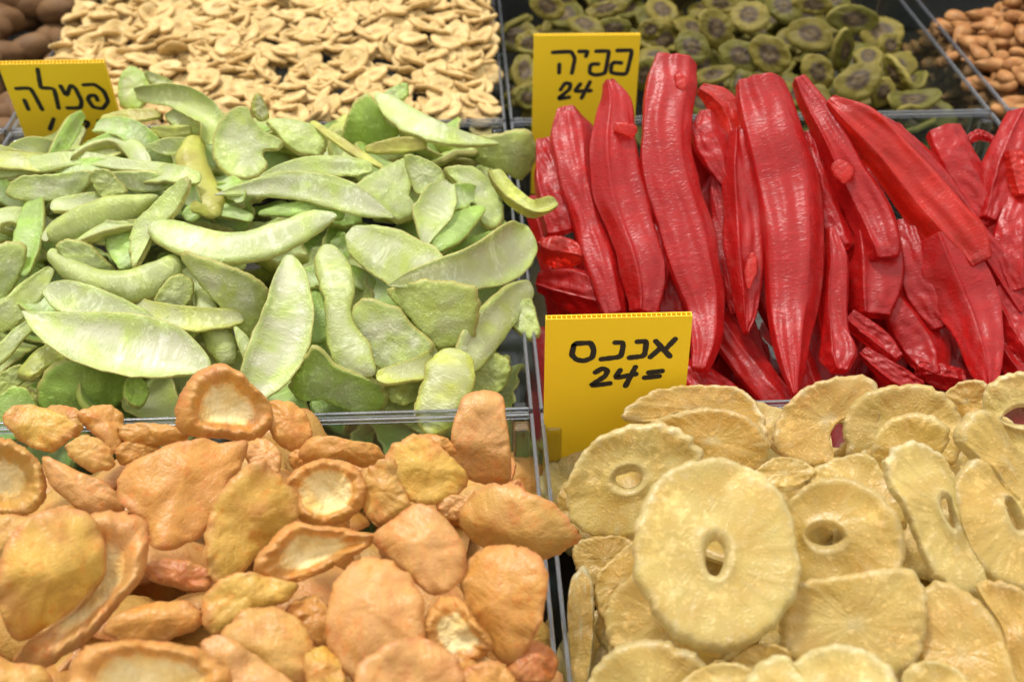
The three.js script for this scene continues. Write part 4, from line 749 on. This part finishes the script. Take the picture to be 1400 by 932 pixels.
function ovoid(sd, L, Wd, H, tip, color) {                            // almond or nut: a pointed oval body with lengthwise furrows
  const N1 = 18, M1 = 22, P = [];
  for (let i = 0; i < N1; i++) { const t = i / (N1 - 1), u = -cos(PI * t), w = pow(max(0, 1 - u * u), 0.5) * (1 - tip * 0.42 * (u + 0.15)) ;
    for (let j = 0; j < M1; j++) { const a = j / M1 * 2 * PI, f = 1 + 0.03 * noise(a * 4, u * 1.5, sd); P.push(V(u * L + 0.02 * L * noise(u, a, sd), sin(a) * H * w * f, cos(a) * Wd * w * f)); } }
  return shell(P, N1, M1, false, (l, m) => [l / N1 * 0.4 + sd, m / M1 * 1.2], (l, m, p) => color(p, m / M1 * 2 * PI, l / N1)).part(() => true);
}
{
  const r = rng(81), AL = [0.24, 0.095, 0.026], A2 = [0.42, 0.22, 0.085];
  const col = (sd) => (p, a) => mix3(mix3(AL, A2, clamp(0.5 + fbm(p.x * 120 + sd, p.y * 120, p.z * 120))), [0.12, 0.045, 0.014], sm(0.2, 0.6, noise(a * 6, p.x * 90, sd)) * 0.5);
  const g = [0, 1, 2, 3].map((k) => ovoid(k + 1, 0.0125 + 0.001 * k, 0.0075 + 0.0005 * (k % 2), 0.0048 + 0.0006 * (k % 3), 1, col(k)));
  const pts = [];
  for (let i = 0; i < 285; i++) pts.push([0.404 + 0.155 * r(), -0.63 + 0.25 * r(), i % 2]);
  pts.forEach(([x, z, layer], i) => {
    const t = new THREE.Mesh(g[i % 4], M.almond); t.name = numbered('almond'); t.castShadow = t.receiveShadow = true; scene.add(t); tag(t, 'brown shelled almond in the heap at the corner of the stall', 'almond', 'almonds in the clear tray');
    t.position.set(x, RIM + almondPile(x, z) - 0.009 * layer - 0.003 * r(), z); t.rotation.set((r() - 0.5) * 0.9, r() * 6.28, (r() - 0.5) * 0.7, 'YXZ');
  });
  const low = [];
  for (let i = 0; i < 620; i++) { const side = i % 2, x = side ? 0.403 + 0.03 * r() : 0.404 + 0.155 * r(), z = -0.66 + 0.28 * r(), y = RIM + almondPile(x, z) - 0.016 - (side ? 0.07 : 0.012) * r(); low.push(g[i % 4].clone().applyMatrix4(new THREE.Matrix4().compose(V(x + 0.009, max(0.01, y), z), new THREE.Quaternion().setFromEuler(new THREE.Euler((r() - 0.5) * 0.9, r() * 6.28, (r() - 0.5) * 0.7, 'YXZ')), V(1, 1, 1)))); }
  tag(mesh('almond_heap', mergeGeometries(low), M.almond, scene), 'mass of brown almonds under the loose ones on top', 'almonds', null, 'stuff');
  const NC = [0.115, 0.056, 0.022], nc = (sd) => (p) => mix3(NC, [0.18, 0.10, 0.045], clamp(0.45 + 1.1 * fbm(p.x * 60 + sd, p.y * 60, p.z * 60)));
  const ng = [0, 1, 2].map((k) => ovoid(k + 11, 0.020 + 0.0015 * k, 0.0145, 0.0135, 0.35, nc(k)));
  for (let i = 0; i < 110; i++) {
    const x = -0.402 - 0.14 * r(), z = -0.72 + 0.335 * r(), t = new THREE.Mesh(ng[i % 3], M.nut); t.name = numbered('brown_nut'); t.castShadow = t.receiveShadow = true; scene.add(t); tag(t, 'smooth brown oval nut in the tray beside the banana chips', 'nut', 'brown nuts in the corner tray');
    t.position.set(x, RIM + nutPile(x, z) - 0.020 * (i % 2) - 0.008 * r(), z); t.rotation.set((r() - 0.5), r() * 6.28, (r() - 0.5), 'YXZ');
  }
}

// ---------------------------------------------------------------- yellow fluted plastic price signs
// strokes: rows of points in the card's own units, width 100, y down from the top edge
function sign(label, foot, w, h, lean, turn, roll, strokes, nib) {
  const t = thing('price_sign', label, 'price sign', undefined, foot); delete t.userData.group;
  const th = 0.0034, skin = 0.0005;
  const face = (n, z) => { const m = mesh(n, new RoundedBoxGeometry(w, h, skin, 2, 0.0002), M.card, t); m.position.set(0, h / 2, z); return m; };
  const front = face('front_sheet', th / 2); face('back_sheet', -th / 2);
  const webs = []; const n = 30; for (let i = 0; i < n; i++) { const g = new THREE.BoxGeometry(0.0004, h - 0.0006, th - skin - 0.0001); g.translate(-w / 2 + 0.0005 + (w - 0.001) * i / (n - 1), h / 2, 0); webs.push(g); }
  const wm = mesh('flute_webs', mergeGeometries(webs), M.card, t); wm.userData.kind = 'stuff';
  const S = w / 100;
  for (const s of strokes) {                                         // one marker stroke: a thin flat ribbon with rounded ends
    const p = nums(s).map(([x, y]) => V((x - 50) * S, h - y * S, 0)), curve = p.length > 2 ? new THREE.CatmullRomCurve3(p, false, 'catmullrom', 0.25) : new THREE.LineCurve3(p[0], p[1]);
    const N1 = 8 * p.length, sh = [], bot = [];
    const r0 = nib * S;
    const q = curve.getSpacedPoints(N1);
    const outline = [];
    const at = (i, sgn) => { const a = q[max(0, i - 1)], b = q[min(N1, i + 1)], d = b.clone().sub(a).normalize(), k = r0 * (1 + 0.16 * noise(i * 0.35, p[0].x * 900, p[0].y * 900)); return V(q[i].x - d.y * k * sgn, q[i].y + d.x * k * sgn, 0); };
    for (let i = 0; i <= N1; i++) outline.push(at(i, 1));
    { const d = q[N1].clone().sub(q[N1 - 1]).normalize(); for (let k = 1; k < 6; k++) { const a = PI / 2 - k * PI / 6; outline.push(V(q[N1].x + r0 * (cos(a) * d.x - sin(a) * d.y), q[N1].y + r0 * (cos(a) * d.y + sin(a) * d.x), 0)); } }
    for (let i = N1; i >= 0; i--) outline.push(at(i, -1));
    { const d = q[0].clone().sub(q[1]).normalize(); for (let k = 1; k < 6; k++) { const a = PI / 2 - k * PI / 6; outline.push(V(q[0].x + r0 * (cos(a) * d.x - sin(a) * d.y), q[0].y + r0 * (cos(a) * d.y + sin(a) * d.x), 0)); } }
    // ribbon triangulated as a strip so that a stroke may cross itself
    const pos = [], idx = [];
    for (let i = 0; i <= N1; i++) { const a = at(i, 1), b = at(i, -1); pos.push(a.x, a.y, 0, b.x, b.y, 0); if (i) { const k = i * 2; idx.push(k - 2, k - 1, k, k - 1, k + 1, k); } }
    for (const [e, f] of [[0, 1], [N1, N1 - 1]]) { const c = pos.length / 3, d = q[e].clone().sub(q[f]).normalize(); pos.push(q[e].x, q[e].y, 0); for (let k = 0; k <= 8; k++) { const a = PI / 2 - k * PI / 8; pos.push(q[e].x + r0 * (cos(a) * d.x - sin(a) * d.y), q[e].y + r0 * (cos(a) * d.y + sin(a) * d.x), 0); if (k) { idx.push(c, c + k + 1, c + k); } } }
    const nv = pos.length / 3, nor = new Float32Array(nv * 3); for (let i = 0; i < nv; i++) nor[i * 3 + 2] = 1;
    const g = new THREE.BufferGeometry(); g.setAttribute('position', new THREE.Float32BufferAttribute(pos, 3)); g.setAttribute('normal', new THREE.BufferAttribute(nor, 3)); g.setIndex(idx);
    const m = mesh('marker_stroke', g, M.ink, front); m.position.y = -h / 2; m.position.z = skin / 2 + 0.00012 + 0.00002 * (strokes.indexOf(s) % 4);
  }
  t.rotation.set(lean, turn, roll, 'YXZ');
  return t;
}
const at2 = (px, py, z) => { const d = ray(px, py), k = (z - EYE.z) / d.z; return EYE.clone().addScaledVector(d, k); };   // where a sight line meets an upright plane
function standing(label, a, b, z, h, lean, turn, roll, strokes, nib) {   // a, b: the card's top corners
  const A = at2(a[0], a[1], z), B = at2(b[0], b[1], z), w = A.distanceTo(B), mid = A.add(B).multiplyScalar(0.5);
  const down = V(0, -h, 0).applyEuler(new THREE.Euler(lean, turn, roll, 'YXZ'));
  return sign(label, mid.add(down), w, h, lean, turn, roll, strokes, nib);
}
standing('yellow price sign for pineapple standing behind the pineapple rings', [746, 433], [947, 429], 0.010, 0.135, 0.0, 0.0, 0.0, [
  '76,20.3 86.5,33.3', '89.2,19 83,27.5', '79.8,26 73,33.5',                             // alef
  '63.3,20.3 69,20.3 69.3,25 68.2,32.2 58.5,33.6',                                      // nun
  '48,20.6 52.9,20.8 53.5,24.4 51.8,32.4 39,34.3',                                      // nun
  '19.6,22.3 21.1,20.6 30.8,20.5 33.4,26.4 32.3,32.7 27,35.2 21.8,34 18.5,29.6 19.6,22.3', // samekh
  '35.3,45.4 39.8,42.4 43.5,44 42,49 33,56.6 45.8,55.3', '52.5,44.2 49.9,50.4 63.7,47.8', '63,41.9 57,57.9', '72.7,46.8 82,45.8', '70,51.2 80.2,50.2'], 2.05);
standing('yellow price sign for papaya, half hidden by upright red spears', [730, 47], [876, 45], -0.366, 0.135, 0.0, 0.0, -0.01, [
  '78.8,15.5 91.8,15.5 92.2,20 88.6,38.5 78,38.5 73.9,36.7 74.3,29.6 76.7,27.4 83.3,27.9',
  '58.8,16 70.2,16 70.6,20 68.2,37.6 59.2,39.8 53.9,37.6 53.9,30.5 56.7,28.8 61.6,28.8',
  '42.9,16 50.6,16.4 49.4,20.8', '18,16.8 34.7,16.4 38.8,23.5 36.7,37.6', '24.5,28.8 24.5,37.2',
  '26.5,54.4 30.6,48.2 35.5,48.7 34.7,54.4 24.9,63.7 35,62.4', '45.3,49 40.8,56 55.5,55.8', '54.3,47 47,63.3', '70,50 79,49', '69,56 78,55'], 2.0);
standing('yellow price sign for pomelo tilted at the corner of the green heap', [-4, 86], [141, 82], -0.333, 0.118, 0.30, 0.0, 0.0, [
  '74.7,27 85,27 91.8,35.3 92.9,48.4 85.6,57.5 77,55 74.5,45 78,40.5 82.5,41 83.4,46.6',
  '52.3,27.8 55,39.5 62,27.5 65.5,31.3 67.5,47.3 63.8,56 51.9,56',
  '36,6.7 33.2,27 33.9,29.8 44.7,31.8 43.2,55.8',
  '9.4,30 22.7,30.8 26.8,57.2', '13,45 13.5,56.7',
  '34.6,70 27.5,83.6', '60,77 63,74 67,75 66,79 61,84', '78,74 82,74'], 2.3);
renderer.render(scene, camera);
